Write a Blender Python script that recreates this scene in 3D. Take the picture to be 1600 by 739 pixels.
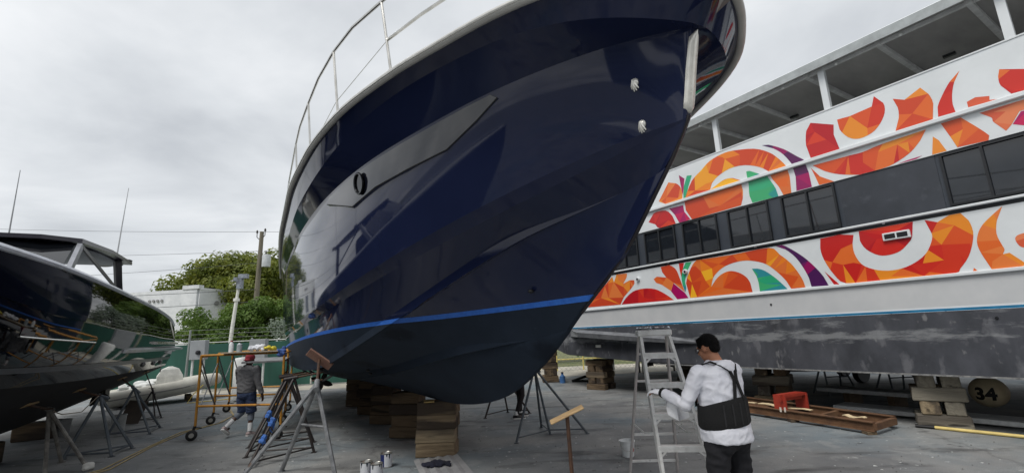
import bpy, bmesh, math, random
from mathutils import Vector, Matrix, Euler, noise
from mathutils.geometry import delaunay_2d_cdt

for o in list(bpy.data.objects):
    bpy.data.objects.remove(o)
scene = bpy.context.scene
COL = scene.collection
R = math.radians

# ------------------------------------------------------------------ camera
PITCH, ROLL = math.atan(150 / 725), 0.045
cam_data = bpy.data.cameras.new("camera")
cam_data.sensor_width = 36.0
cam_data.lens = 36.0 * 725 / 1600
cam_data.clip_start = 0.05
cam_data.clip_end = 3000
cam = bpy.data.objects.new("camera", cam_data)
COL.objects.link(cam)
_f = Vector((0, math.cos(PITCH), math.sin(PITCH)))
_u = Vector((0, -math.sin(PITCH), math.cos(PITCH)))
_r = Vector((1, 0, 0))
_R = _r * math.cos(ROLL) - _u * math.sin(ROLL)
_U = _r * math.sin(ROLL) + _u * math.cos(ROLL)
cam.matrix_world = Matrix(((_R.x, _U.x, -_f.x, 0), (_R.y, _U.y, -_f.y, 0), (_R.z, _U.z, -_f.z, 1.8), (0, 0, 0, 1)))
scene.camera = cam

# ------------------------------------------------------------------ world: overcast sky
SUN_ELEV, SUN_AZ = 55.0, 218.0
world = bpy.data.worlds.new("World")
scene.world = world
world.use_nodes = True
nt = world.node_tree
nt.nodes.clear()
N = nt.nodes.new
L = nt.links.new
out = N("ShaderNodeOutputWorld")
bg = N("ShaderNodeBackground")
bg.inputs["Strength"].default_value = 0.1
sky = N("ShaderNodeTexSky")
sky.sky_type = 'NISHITA'
sky.sun_disc = False
sky.sun_elevation = R(SUN_ELEV)
sky.sun_rotation = R(SUN_AZ)
sky.dust_density = 3.0
tc = N("ShaderNodeTexCoord")
sep = N("ShaderNodeSeparateXYZ")
L(tc.outputs["Generated"], sep.inputs[0])
zc = N("ShaderNodeMath"); zc.operation = 'MAXIMUM'; zc.inputs[1].default_value = 0.0
L(sep.outputs["Z"], zc.inputs[0])
za = N("ShaderNodeMath"); za.operation = 'ADD'; za.inputs[1].default_value = 0.16
L(zc.outputs[0], za.inputs[0])
dx = N("ShaderNodeMath"); dx.operation = 'DIVIDE'
dy = N("ShaderNodeMath"); dy.operation = 'DIVIDE'
L(sep.outputs["X"], dx.inputs[0]); L(za.outputs[0], dx.inputs[1])
L(sep.outputs["Y"], dy.inputs[0]); L(za.outputs[0], dy.inputs[1])
cmb = N("ShaderNodeCombineXYZ")
L(dx.outputs[0], cmb.inputs[0]); L(dy.outputs[0], cmb.inputs[1])
n1 = N("ShaderNodeTexNoise"); n1.inputs["Scale"].default_value = 1.0; n1.inputs["Detail"].default_value = 7; n1.inputs["Roughness"].default_value = 0.52
n1.inputs["Distortion"].default_value = 0.35
L(cmb.outputs[0], n1.inputs["Vector"])
ramp = N("ShaderNodeValToRGB")
el = ramp.color_ramp.elements
el[0].position = 0.30; el[0].color = (3.9, 4.1, 4.35, 1)
el[1].position = 0.68; el[1].color = (7.4, 7.5, 7.6, 1)
e = el.new(0.47); e.color = (5.4, 5.6, 5.8, 1)
L(n1.outputs["Fac"], ramp.inputs[0])
mx = N("ShaderNodeMix"); mx.data_type = 'RGBA'; mx.inputs[0].default_value = 0.93
L(sky.outputs[0], mx.inputs[6]); L(ramp.outputs[0], mx.inputs[7])
L(mx.outputs[2], bg.inputs["Color"])
L(bg.outputs[0], out.inputs[0])

sun_data = bpy.data.lights.new("sun", 'SUN')
sun_data.energy = 1.5
sun_data.angle = R(25)
sun_data.color = (1.0, 0.97, 0.92)
sun = bpy.data.objects.new("sun", sun_data)
COL.objects.link(sun)
sun.rotation_euler = (R(90 - SUN_ELEV), 0, R(180 - SUN_AZ))
sun.location = (0, 0, 30)

scene.view_settings.view_transform = 'Standard'
scene.view_settings.look = 'None'
scene.view_settings.exposure = 0.5
scene.view_settings.gamma = 1.0
scene.view_settings.use_curve_mapping = False
scene.cycles.max_bounces = 8
scene.cycles.use_denoising = True

# ------------------------------------------------------------------ helpers
def lin(c):
    r = []
    for v in c[:3]:
        v = v / 255.0
        r.append(v / 12.92 if v <= 0.04045 else ((v + 0.055) / 1.055) ** 2.4)
    return (r[0], r[1], r[2], 1.0)

MATS = {}
def mat(name, col, rough=0.6, metal=0.0, col2=None, scale=6.0, detail=6.0, thresh=(0.35, 0.65), bump=0.0, bscale=None,
        coat=0.0, stretch=None, spots=None, spec=None, rvar=0.0, rand=False):
    """procedural principled material; colours are 0-255 sRGB surface colours"""
    if name in MATS:
        return MATS[name]
    m = bpy.data.materials.new(name)
    m.use_nodes = True
    t = m.node_tree
    p = t.nodes["Principled BSDF"]
    p.inputs["Roughness"].default_value = rough
    p.inputs["Metallic"].default_value = metal
    p.inputs["Coat Weight"].default_value = coat
    p.inputs["Coat Roughness"].default_value = 0.03
    if spec is not None:
        p.inputs["Specular IOR Level"].default_value = spec
    c = t.nodes.new("ShaderNodeTexCoord")
    mp = t.nodes.new("ShaderNodeMapping")
    if stretch:
        mp.inputs["Scale"].default_value = stretch
    t.links.new(c.outputs["Object"], mp.inputs[0])
    if rand:      # every copy gets its own stretch of grain
        oi = t.nodes.new("ShaderNodeObjectInfo"); vm = t.nodes.new("ShaderNodeMath"); vm.operation = 'MULTIPLY'; vm.inputs[1].default_value = 40.0
        t.links.new(oi.outputs["Random"], vm.inputs[0]); cx = t.nodes.new("ShaderNodeCombineXYZ")
        for k_ in range(3): t.links.new(vm.outputs[0], cx.inputs[k_])
        t.links.new(cx.outputs[0], mp.inputs["Location"])
    nz = t.nodes.new("ShaderNodeTexNoise")
    nz.inputs["Scale"].default_value = scale
    nz.inputs["Detail"].default_value = detail
    nz.inputs["Roughness"].default_value = 0.6
    t.links.new(mp.outputs[0], nz.inputs["Vector"])
    rp = t.nodes.new("ShaderNodeValToRGB")
    rp.color_ramp.elements[0].position = thresh[0]
    rp.color_ramp.elements[1].position = thresh[1]
    rp.color_ramp.elements[0].color = lin(col)
    rp.color_ramp.elements[1].color = lin(col2 if col2 else tuple(min(255, v * 1.12 + 2) for v in col))
    t.links.new(nz.outputs["Fac"], rp.inputs[0])
    last = rp.outputs[0]
    for (sc, sth, scol) in (spots or []):
        n2 = t.nodes.new("ShaderNodeTexNoise")
        n2.inputs["Scale"].default_value = sc
        n2.inputs["Detail"].default_value = 5
        t.links.new(mp.outputs[0], n2.inputs["Vector"])
        r2 = t.nodes.new("ShaderNodeValToRGB")
        r2.color_ramp.elements[0].position = sth
        r2.color_ramp.elements[1].position = min(1.0, sth + 0.08)
        t.links.new(n2.outputs["Fac"], r2.inputs[0])
        mm = t.nodes.new("ShaderNodeMix"); mm.data_type = 'RGBA'
        t.links.new(r2.outputs[0], mm.inputs[0])
        t.links.new(last, mm.inputs[6])
        mm.inputs[7].default_value = lin(scol)
        last = mm.outputs[2]
    t.links.new(last, p.inputs["Base Color"])
    if rvar:
        mr = t.nodes.new("ShaderNodeMapRange")
        mr.inputs[3].default_value = max(0.0, rough - rvar); mr.inputs[4].default_value = min(1.0, rough + rvar)
        t.links.new(nz.outputs["Fac"], mr.inputs[0])
        t.links.new(mr.outputs[0], p.inputs["Roughness"])
    if bump:
        nb = t.nodes.new("ShaderNodeTexNoise")
        nb.inputs["Scale"].default_value = bscale or scale * 4
        nb.inputs["Detail"].default_value = 6
        t.links.new(mp.outputs[0], nb.inputs["Vector"])
        b = t.nodes.new("ShaderNodeBump")
        b.inputs["Strength"].default_value = bump
        b.inputs["Distance"].default_value = 0.02
        t.links.new(nb.outputs["Fac"], b.inputs["Height"])
        t.links.new(b.outputs[0], p.inputs["Normal"])
    MATS[name] = m
    return m

def empty(name, loc=(0, 0, 0), rz=0.0):
    o = bpy.data.objects.new(name, None)
    o.empty_display_size = 0.2
    COL.objects.link(o)
    o.location = loc
    o.rotation_euler = (0, 0, rz)
    return o

def tag(o, label, cat, group=None):
    o["label"] = label
    o["category"] = cat
    if group:
        o["group"] = group
    return o

def structure(o):
    o["kind"] = "structure"
    return o

class MB:
    """collects shapes, builds them as ONE mesh object"""
    def __init__(self):
        self.v = []; self.f = []
    def add(self, vs, fs):
        n = len(self.v)
        self.v += [Vector(a) for a in vs]
        self.f += [tuple(i + n for i in q) for q in fs]
        return self
    def box(self, c, s, rz=0.0, M=None, bev=0.0):
        hx, hy, hz = s[0] / 2, s[1] / 2, s[2] / 2
        M = M or (Matrix.Translation(c) @ Matrix.Rotation(rz, 4, 'Z'))
        if bev <= 0:
            vs = [M @ Vector((x, y, z)) for z in (-hz, hz) for x, y in ((-hx, -hy), (hx, -hy), (hx, hy), (-hx, hy))]
            return self.add(vs, [(3, 2, 1, 0), (4, 5, 6, 7), (0, 1, 5, 4), (1, 2, 6, 5), (2, 3, 7, 6), (3, 0, 4, 7)])
        bm = bmesh.new()
        bmesh.ops.create_cube(bm, size=1.0, matrix=Matrix.Diagonal((s[0], s[1], s[2], 1)))
        bmesh.ops.bevel(bm, geom=list(bm.edges), offset=bev, segments=1, affect='EDGES')
        bm.verts.index_update()
        vs = [M @ v.co for v in bm.verts]
        fs = [tuple(v.index for v in f.verts) for f in bm.faces]
        bm.free()
        return self.add(vs, fs)
    def beam(self, a, b, w, h, up=(0, 0, 1), bev=0.0):
        a, b = Vector(a), Vector(b)
        d = b - a
        x = d.normalized()
        upv = Vector(up)
        y = upv.cross(x)
        if y.length < 1e-4:
            y = Vector((0, 1, 0)).cross(x)
        y.normalize()
        z = x.cross(y)
        M = Matrix(((x.x, y.x, z.x, 0), (x.y, y.y, z.y, 0), (x.z, y.z, z.z, 0), (0, 0, 0, 1)))
        return self.box(None, (d.length, w, h), M=Matrix.Translation((a + b) / 2) @ M, bev=bev)
    def tube(self, pts, r, n=8, closed=False):
        pts = [Vector(p) for p in pts]
        k = len(pts)
        rs = r if isinstance(r, (list, tuple)) else [r] * k
        rings = []
        prev = None
        for i, p in enumerate(pts):
            if closed:
                t = pts[(i + 1) % k] - pts[i - 1]
            else:
                t = pts[min(i + 1, k - 1)] - pts[max(i - 1, 0)]
            t = t.normalized() if t.length > 1e-9 else Vector((0, 0, 1))
            if prev is None:
                a = Vector((0, 0, 1)).cross(t)
                if a.length < 1e-3:
                    a = Vector((1, 0, 0)).cross(t)
            else:
                a = prev - t * prev.dot(t)
                if a.length < 1e-6:
                    a = Vector((1, 0, 0)).cross(t)
            a.normalize()
            prev = a
            b = t.cross(a)
            rings.append([p + (a * math.cos(2 * math.pi * j / n) + b * math.sin(2 * math.pi * j / n)) * rs[i] for j in range(n)])
        return self.loft(rings, closed)
    def loft(self, rings, closed=False, caps=True):
        n = len(rings[0]); k = len(rings)
        vs = [p for r in rings for p in r]
        fs = []
        for i in range(k if closed else k - 1):
            i2 = (i + 1) % k
            for j in range(n):
                j2 = (j + 1) % n
                fs.append((i * n + j, i * n + j2, i2 * n + j2, i2 * n + j))
        if caps and not closed:
            fs.append(tuple(reversed(range(n))))
            fs.append(tuple((k - 1) * n + j for j in range(n)))
        return self.add(vs, fs)
    def lathe(self, prof, M=None, n=20, c=(0, 0, 0)):
        M = M or Matrix.Translation(c)
        rings = [[M @ Vector((r * math.cos(2 * math.pi * j / n), r * math.sin(2 * math.pi * j / n), z)) for j in range(n)] for r, z in prof]
        return self.loft(rings)
    def ell(self, c, rad, M=None, n=14, m=9):
        T = Matrix.Translation(c) @ (M.to_4x4() if M else Matrix.Identity(4))
        rings = []
        for i in range(m + 1):
            a = -math.pi / 2 + math.pi * i / m
            rr = max(math.cos(a), 0.02)
            rings.append([T @ Vector((rad[0] * rr * math.cos(2 * math.pi * j / n), rad[1] * rr * math.sin(2 * math.pi * j / n), rad[2] * math.sin(a))) for j in range(n)])
        return self.loft(rings)
    def capsule(self, a, b, ra, rb, n=12):
        a, b = Vector(a), Vector(b)
        self.tube([a, a.lerp(b, .33), a.lerp(b, .66), b], [ra, ra + (rb - ra) * .33, ra + (rb - ra) * .66, rb], n)
        self.ell(a, (ra,) * 3, n=n, m=6)
        self.ell(b, (rb,) * 3, n=n, m=6)
        return self
    def prism(self, poly, org, ax, ay, thick):
        """poly (u,v) on axes ax, ay at org, extruded by the vector thick"""
        org, ax, ay, th = Vector(org), Vector(ax), Vector(ay), Vector(thick)
        a = [org + ax * u + ay * v for u, v in poly]
        n = len(a)
        return self.add(a + [p + th for p in a], [tuple(reversed(range(n))), tuple(range(n, 2 * n))] + [(j, (j + 1) % n, (j + 1) % n + n, j + n) for j in range(n)])
    def mesh(self, name, smooth=False, angle=None):
        me = bpy.data.meshes.new(name)
        me.from_pydata([tuple(p) for p in self.v], [], self.f)
        bm = bmesh.new(); bm.from_mesh(me)
        bmesh.ops.recalc_face_normals(bm, faces=bm.faces)
        if smooth:
            for f in bm.faces:
                f.smooth = True
            if angle is not None:
                for e_ in bm.edges:
                    if len(e_.link_faces) == 2 and e_.calc_face_angle(0) > angle:
                        e_.smooth = False
        bm.to_mesh(me); bm.free()
        me.update()
        return me
    def build(self, name, m, parent=None, smooth=False, angle=R(40), world=True):
        """world: the points are world points; otherwise they are in the parent's own frame"""
        base = None
        if parent is None and self.v:
            lo = Vector((min(p.x for p in self.v), min(p.y for p in self.v), min(p.z for p in self.v)))
            hi = Vector((max(p.x for p in self.v), max(p.y for p in self.v), max(p.z for p in self.v)))
            base = Vector(((lo.x + hi.x) / 2, (lo.y + hi.y) / 2, lo.z))
            self.v = [p - base for p in self.v]
        me = self.mesh(name, smooth, angle)
        o = bpy.data.objects.new(name, me)
        if m:
            me.materials.append(m)
        COL.objects.link(o)
        if base is not None:
            o.location = base
        if parent is not None:
            o.parent = parent
            if world:
                M = parent.matrix_basis.copy()
                if parent.parent:
                    M = parent.parent.matrix_basis @ parent.matrix_parent_inverse @ M
                o.matrix_parent_inverse = M.inverted()
        return o

def copy_tree(o, parent=None):
    c = o.copy()
    COL.objects.link(c)
    if parent is not None:
        c.parent = parent
    for ch in [x for x in bpy.data.objects if x.parent == o]:
        copy_tree(ch, c)
    return c

def hermite(ks, vs, s):
    """smooth interpolation through knots"""
    n = len(ks)
    if s <= ks[0]:
        return vs[0]
    if s >= ks[-1]:
        return vs[-1]
    i = max(j for j in range(n - 1) if ks[j] <= s)
    def slope(j):
        if j == 0:
            return (vs[1] - vs[0]) / (ks[1] - ks[0])
        if j == n - 1:
            return (vs[-1] - vs[-2]) / (ks[-1] - ks[-2])
        a = (vs[j] - vs[j - 1]) / (ks[j] - ks[j - 1]); b = (vs[j + 1] - vs[j]) / (ks[j + 1] - ks[j])
        if a * b <= 0:
            return 0.0
        return 2 * a * b / (a + b)
    h = ks[i + 1] - ks[i]
    t = (s - ks[i]) / h
    m0, m1 = slope(i) * h, slope(i + 1) * h
    return (2*t**3 - 3*t*t + 1) * vs[i] + (t**3 - 2*t*t + t) * m0 + (-2*t**3 + 3*t*t) * vs[i + 1] + (t**3 - t*t) * m1

def remeshed(mb, name, m, parent, voxel=0.01, smooth=4, world=False, wrinkle=0.0):
    """melt overlapping shapes into one continuous skin"""
    tmp = bpy.data.objects.new("tmp", mb.mesh("tmp"))
    COL.objects.link(tmp)
    md = tmp.modifiers.new("r", 'REMESH'); md.mode = 'VOXEL'; md.voxel_size = voxel; md.use_smooth_shade = True
    if smooth:
        sm = tmp.modifiers.new("s", 'SMOOTH'); sm.iterations = smooth; sm.factor = 0.5
    dg = bpy.context.evaluated_depsgraph_get()
    me = bpy.data.meshes.new_from_object(tmp.evaluated_get(dg))
    me.name = name
    bpy.data.objects.remove(tmp)
    me.materials.clear(); me.materials.append(m)
    if wrinkle:      # creases in cloth
        nr = [v.normal.copy() for v in me.vertices]
        for v, n_ in zip(me.vertices, nr):
            c = v.co
            w1 = abs(noise.noise(Vector((c.x * 7 + c.z * 5, c.y * 7 - c.z * 3, c.z * 11)))) ; w2 = abs(noise.noise(Vector((c.x * 17 - c.z * 9, c.y * 15, c.z * 16 + 4))))
            v.co = c + n_ * wrinkle * ((.35 - w1) * 1.6 + (.3 - w2) * .8)
    for p in me.polygons:
        p.use_smooth = True
    o = bpy.data.objects.new(name, me)
    COL.objects.link(o)
    if parent is not None:
        o.parent = parent
        if world:
            o.matrix_parent_inverse = parent.matrix_basis.inverted()
    return o

rng = random.Random(7)
MURAL = [
  ('swirl', [(7.27,2.43),(7.34,2.79),(7.14,3.15),(6.97,3.3),(6.04,3.28),(5.22,3.29),(5.02,3.12),(4.83,2.91),(4.71,2.69),(4.65,2.53),(4.63,2.41),(4.9,2.41),(4.97,2.57),(5.12,2.77),(5.32,2.96),(5.55,3.06),(5.82,3.11),(6.15,3.08),(6.39,2.99),(6.59,2.83),(6.67,2.63),(6.54,2.77),(6.38,2.88),(6.17,2.93),(5.97,2.88),(5.8,2.76),(5.72,2.61),(5.7,2.42)]),
  ('teal', [(5.64,2.91),(5.53,2.9),(5.37,2.83),(5.18,2.66),(5.05,2.51),(4.97,2.41),(5.54,2.42),(5.54,2.59),(5.57,2.76)]),
  ('purple', [(5.09,3.31),(4.94,3.3),(4.76,3.17),(4.56,2.98),(4.39,2.76),(4.28,2.57),(4.22,2.4),(4.52,2.41),(4.54,2.58),(4.61,2.79),(4.72,3.01),(4.89,3.2)]),
  ('red', [(4.25,2.67),(4.04,2.4),(4.13,2.41)]),
  ('teal', [(7.28,3.29),(7.11,3.28),(7.24,3.11),(7.31,2.98),(7.36,2.84),(7.35,2.68),(7.39,2.57),(7.44,2.74),(7.45,2.99),(7.38,3.15)]),
  ('orange', [(11.16,2.46),(10.55,2.79),(9.83,3.26),(9.78,3.09),(9.65,3.3),(9.24,3.28),(9.27,3.17),(9.42,3.01),(9.16,3.08),(9.0,3.06),(9.0,2.97),(9.19,2.81),(9.45,2.63),(9.6,2.44)]),
  ('red', [(9.56,2.44),(9.38,2.6),(9.08,2.76),(8.7,2.8),(8.32,2.75),(8.03,2.61),(7.85,2.49),(7.75,2.42)]),
  ('orange', [(8.32,3.01),(8.21,3.06),(7.91,3.0),(8.02,3.15),(8.05,3.29),(7.77,3.3),(7.59,3.17),(7.5,2.92),(7.44,2.71),(7.4,2.58),(7.7,2.84),(7.81,2.65),(8.07,2.83),(8.26,2.91)]),
  ('magenta', [(7.71,2.83),(7.4,2.56),(7.32,2.43),(7.65,2.43),(7.81,2.64)]),
  ('red', [(7.48,3.3),(7.33,3.29),(7.45,2.94),(7.48,3.13)]),
  ('redring', [(4.22,3.29),(3.88,3.3),(3.67,3.25),(3.71,3.1),(3.71,2.91),(3.63,2.71),(3.47,2.6),(3.28,2.55),(3.08,2.56),(2.89,2.63),(2.73,2.75),(2.63,2.92),(2.6,3.06),(2.65,3.29),(2.5,3.22),(2.34,3.3),(2.21,3.3),(2.14,3.17),(2.12,2.99),(2.16,2.81),(2.24,2.62),(2.36,2.46),(2.44,2.39),(2.81,2.4),(3.41,2.4),(3.93,2.41),(4.1,2.59),(4.22,2.88),(4.25,3.11)]),
  ('red', [(3.58,3.3),(2.8,3.3),(2.85,3.06),(2.93,2.95),(3.05,2.85),(3.2,2.81),(3.36,2.83),(3.52,2.96),(3.59,3.13)]),
  ('orange', [(1.75,3.29),(1.84,3.1),(1.88,2.91),(1.86,2.76),(1.84,2.66),(1.87,2.6),(1.8,2.61),(1.68,2.45),(1.7,2.39),(2.02,2.39),(2.08,2.6),(2.11,2.78),(2.08,2.93),(2.0,3.07),(1.86,3.2)]),
  ('salmon', [(1.55,2.86),(1.61,2.86),(1.68,2.84),(1.71,2.79),(1.69,2.7),(1.65,2.66),(1.57,2.66)]),
  ('orange', [(2.21,2.45),(2.17,2.39),(2.23,2.39)]),
  ('swirl', [(7.1,4.79),(7.06,4.89),(6.82,5.24),(6.54,5.41),(6.28,5.56),(5.96,5.62),(5.67,5.6),(5.2,5.47),(4.9,5.28),(4.72,5.07),(4.6,4.87),(4.57,4.64),(4.59,4.33),(4.59,4.3),(4.75,4.3),(4.81,4.49),(4.92,4.7),(4.97,4.88),(5.14,5.03),(5.45,5.18),(5.8,5.22),(6.11,5.14),(6.3,5.01),(6.36,4.88),(6.22,4.93),(5.98,5.01),(5.76,4.98),(5.6,4.88),(5.58,4.65),(5.61,4.46),(5.67,4.32),(6.95,4.3),(7.09,4.56)]),
  ('teal', [(5.44,5.03),(5.37,5.02),(5.19,4.9),(4.99,4.74),(4.88,4.48),(4.85,4.3),(5.41,4.31),(5.45,4.48),(5.43,4.74),(5.44,4.91)]),
  ('purple', [(5.02,5.48),(4.88,5.44),(4.6,5.24),(4.38,5.01),(4.26,4.89),(4.21,4.61),(4.2,4.31),(4.49,4.31),(4.46,4.6),(4.49,4.88),(4.62,5.13),(4.8,5.33)]),
  ('orange', [(7.88,5.0),(7.51,5.41),(7.29,5.32),(7.17,5.19),(7.13,5.03),(7.15,4.86),(7.68,4.88)]),
  ('magenta', [(7.17,5.5),(7.02,5.36),(7.12,4.95),(7.15,5.22)]),
  ('teal', [(6.94,5.41),(6.8,5.38),(6.94,5.12),(7.04,4.87),(7.12,4.87),(7.07,5.16)]),
  ('red', [(8.29,4.53),(8.09,4.73),(7.7,4.71),(7.5,4.51),(7.43,4.3),(7.95,4.3),(8.08,4.43)]),
  ('magenta', [(7.58,4.73),(7.15,4.71),(7.14,4.54),(6.99,4.31),(7.32,4.29),(7.43,4.53)]),
  ('red', [(4.02,5.57),(3.64,5.37),(3.67,5.18),(3.62,4.87),(4.13,4.88),(4.17,5.15),(4.12,5.44)]),
  ('redring', [(3.57,5.44),(3.36,5.42),(3.01,5.45),(2.95,5.62),(2.84,5.44),(2.85,5.26),(2.95,5.09),(3.09,4.98),(3.29,4.95),(3.45,5.04),(3.56,5.24)]),
  ('orange', [(2.7,5.45),(2.55,5.36),(2.32,5.47),(2.24,5.32),(2.21,5.13),(2.26,4.88),(2.76,4.88),(2.68,5.08),(2.66,5.27)]),
  ('redring', [(1.82,5.51),(1.91,5.36),(1.97,5.17),(1.99,5.0),(1.98,4.88),(2.19,4.89),(2.17,5.05),(2.08,5.22),(1.96,5.39)]),
  ('redring', [(4.12,4.72),(3.51,4.7),(3.28,4.69),(2.97,4.73),(2.37,4.75),(2.47,4.6),(2.64,4.44),(2.88,4.33),(3.16,4.29),(3.43,4.31),(3.71,4.41),(3.94,4.55)]),
  ('orange', [(4.16,4.69),(4.03,4.47),(3.81,4.3),(4.07,4.31),(4.11,4.49)]),
  ('orange', [(2.31,4.6),(2.25,4.51),(2.19,4.31),(2.37,4.31)]),
  ('orange', [(2.18,4.77),(1.94,4.77),(1.82,4.59),(1.69,4.37),(1.71,4.3),(2.06,4.32),(2.11,4.52)]),
  ('salmon', [(1.73,4.75),(1.26,4.75),(1.14,4.6),(1.33,4.6),(1.44,4.44),(1.51,4.37),(1.61,4.55),(1.62,4.63)]),
  ('magenta', [(1.32,4.59),(1.14,4.59),(1.16,4.28),(1.43,4.44)]),
  ('redring', [(1.41,5.31),(1.18,5.19),(1.08,5.08),(1.15,4.91),(1.23,4.88),(1.36,4.89),(1.44,5.06),(1.44,5.21)]),
  ('salmon', [(1.83,4.98),(1.73,5.01),(1.58,4.96),(1.59,4.9),(1.49,4.87),(1.83,4.89)]),
  ('magenta', [(2.84,4.31),(2.68,4.33),(2.49,4.34),(2.58,4.31)]),
]
# ------------------------------------------------------------------ setting: ground, verge
def ground_material():
    m = bpy.data.materials.new("asphalt yard")
    m.use_nodes = True
    t = m.node_tree; p = t.nodes["Principled BSDF"]
    c = t.nodes.new("ShaderNodeTexCoord")
    def nz(scale, det=8, rough=0.6, dist=0.0):
        n = t.nodes.new("ShaderNodeTexNoise"); n.inputs["Scale"].default_value = scale
        n.inputs["Detail"].default_value = det; n.inputs["Roughness"].default_value = rough; n.inputs["Distortion"].default_value = dist
        t.links.new(c.outputs["Object"], n.inputs["Vector"]); return n
    def rmp(n, a, b, ca, cb, out="Fac"):
        r = t.nodes.new("ShaderNodeValToRGB"); r.color_ramp.elements[0].position = a; r.color_ramp.elements[1].position = b
        r.color_ramp.elements[0].color = ca; r.color_ramp.elements[1].color = cb
        t.links.new(n.outputs[out], r.inputs[0]); return r.outputs[0]
    def mixc(f, a, b, mode='MIX'):
        k = t.nodes.new("ShaderNodeMix"); k.data_type = 'RGBA'; k.blend_type = mode
        if isinstance(f, float): k.inputs[0].default_value = f
        else: t.links.new(f, k.inputs[0])
        for i, v in ((6, a), (7, b)):
            if isinstance(v, tuple): k.inputs[i].default_value = v
            else: t.links.new(v, k.inputs[i])
        return k.outputs[2]
    W1, B1 = (1, 1, 1, 1), (0, 0, 0, 1)
    base = rmp(nz(0.55, 9, 0.62), 0.3, 0.7, lin((104, 106, 108)), lin((154, 154, 151)))
    # bluish dust from sanded bottom paint
    blue = rmp(nz(0.28, 6, 0.55, 0.6), 0.46, 0.66, B1, W1)
    base = mixc(blue, base, lin((106, 120, 128)))
    # oil and tyre stains, long smears
    mp = t.nodes.new("ShaderNodeMapping"); mp.inputs["Scale"].default_value = (0.8, 2.6, 1); mp.inputs["Rotation"].default_value = (0, 0, 0.5)
    t.links.new(c.outputs["Object"], mp.inputs[0])
    sm = t.nodes.new("ShaderNodeTexNoise"); sm.inputs["Scale"].default_value = 1.0; sm.inputs["Detail"].default_value = 6
    t.links.new(mp.outputs[0], sm.inputs["Vector"])
    base = mixc(rmp(sm, 0.55, 0.70, B1, (0.8, 0.8, 0.8, 1)), base, lin((66, 66, 66)))
    base = mixc(rmp(nz(3.1, 4, 0.5), 0.66, 0.72, B1, (0.7, 0.7, 0.7, 1)), base, lin((62, 63, 64)))
    # paint flecks, small pale chips
    base = mixc(rmp(nz(1.7, 9, 0.75), 0.52, 0.6, B1, (0.28, 0.28, 0.28, 1)), base, lin((168, 168, 164)))
    base = mixc(rmp(nz(22.0, 3, 0.6), 0.70, 0.74, B1, (0.6, 0.6, 0.6, 1)), base, lin((190, 192, 190)))
    base = mixc(rmp(nz(15.0, 3, 0.6), 0.68, 0.73, B1, (0.6, 0.6, 0.6, 1)), base, lin((58, 58, 60)))
    base = mixc(rmp(nz(9.0, 2, 0.4), 0.70, 0.73, B1, (0.55, 0.55, 0.55, 1)), base, lin((185, 188, 186)))
    # fine grain
    grain = rmp(nz(120, 3, 0.7), 0.3, 0.7, (0.6, 0.6, 0.6, 1), (1.3, 1.3, 1.3, 1))
    base = mixc(1.0, base, grain, 'MULTIPLY')
    # cracks
    v = t.nodes.new("ShaderNodeTexVoronoi"); v.feature = 'DISTANCE_TO_EDGE'; v.inputs["Scale"].default_value = 0.16
    wv = nz(1.3, 5, 0.6)
    ad = t.nodes.new("ShaderNodeVectorMath"); ad.operation = 'MULTIPLY_ADD'; ad.inputs[1].default_value = (0.9, 0.9, 0)
    t.links.new(wv.outputs["Color"], ad.inputs[0]); t.links.new(c.outputs["Object"], ad.inputs[2])
    t.links.new(ad.outputs[0], v.inputs["Vector"])
    base = mixc(rmp(v, 0.0, 0.006, (0.35, 0.35, 0.35, 1), B1, "Distance"), base, lin((58, 58, 58)))
    t.links.new(base, p.inputs["Base Color"])
    p.inputs["Roughness"].default_value = 0.88
    b = t.nodes.new("ShaderNodeBump"); b.inputs["Strength"].default_value = 0.35; b.inputs["Distance"].default_value = 0.01
    t.links.new(nz(70, 6, 0.7).outputs["Fac"], b.inputs["Height"]); t.links.new(b.outputs[0], p.inputs["Normal"])
    return m
g = MB()
g.add([(-600, -600, 0), (600, -600, 0), (600, 600, 0), (-600, 600, 0)], [(0, 1, 2, 3)])
structure(g.build("ground", ground_material()))
g = MB()
g.add([(-60, 18.3, .004), (-6, 18.6, .004), (14, 20.2, .004), (60, 24, .004), (60, 27, .004), (-60, 22.5, .004)], [(0, 1, 2, 3, 4, 5)])
structure(g.build("sandy_verge", mat("pale sandy concrete", (186, 180, 166), 0.95, col2=(150, 146, 136), scale=1.2, bump=.3)))
g = MB()
g.add([(-400, 23.2, .008), (400, 25.5, .008), (400, 400, .008), (-400, 400, .008)], [(0, 1, 2, 3)])
structure(g.build("grass_lot", mat("rough grass lot", (78, 92, 50), 0.95, col2=(120, 118, 84), scale=0.9, bump=.5)))

# paint chips, grit and scraps strewn on the asphalt
rl = random.Random(5)
for nm, cl, n_, sz in (("ground_grit", (78, 76, 74), 1400, .011), ("paint_chips", (186, 188, 186), 420, .022)):
    g = MB()
    for _ in range(n_):
        d_ = 3.4 + 14 * rl.random() ** 1.6; x_ = rl.uniform(-.95, .95) * d_
        s_ = sz * rl.uniform(.4, 1.6); a_ = rl.uniform(0, 6.28); h_ = s_ * (.5 if nm == "ground_grit" else .12)
        vs = [(x_ + s_ * math.cos(a_ + k * 2.09) * rl.uniform(.5, 1), d_ + s_ * math.sin(a_ + k * 2.09) * rl.uniform(.5, 1), .002) for k in range(3)]
        g.add(vs + [(x_, d_, h_ + .004)], [(0, 1, 3), (1, 2, 3), (2, 0, 3)])
    o = g.build(nm, mat(nm.replace("_", " "), cl, .9))
    o["kind"] = "stuff"; o["label"] = {"ground_grit": "dark grit scattered over the asphalt yard", "paint_chips": "pale paint chips scattered over the asphalt yard"}[nm]; o["category"] = "grit" if nm == "ground_grit" else "paint chips"
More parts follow.
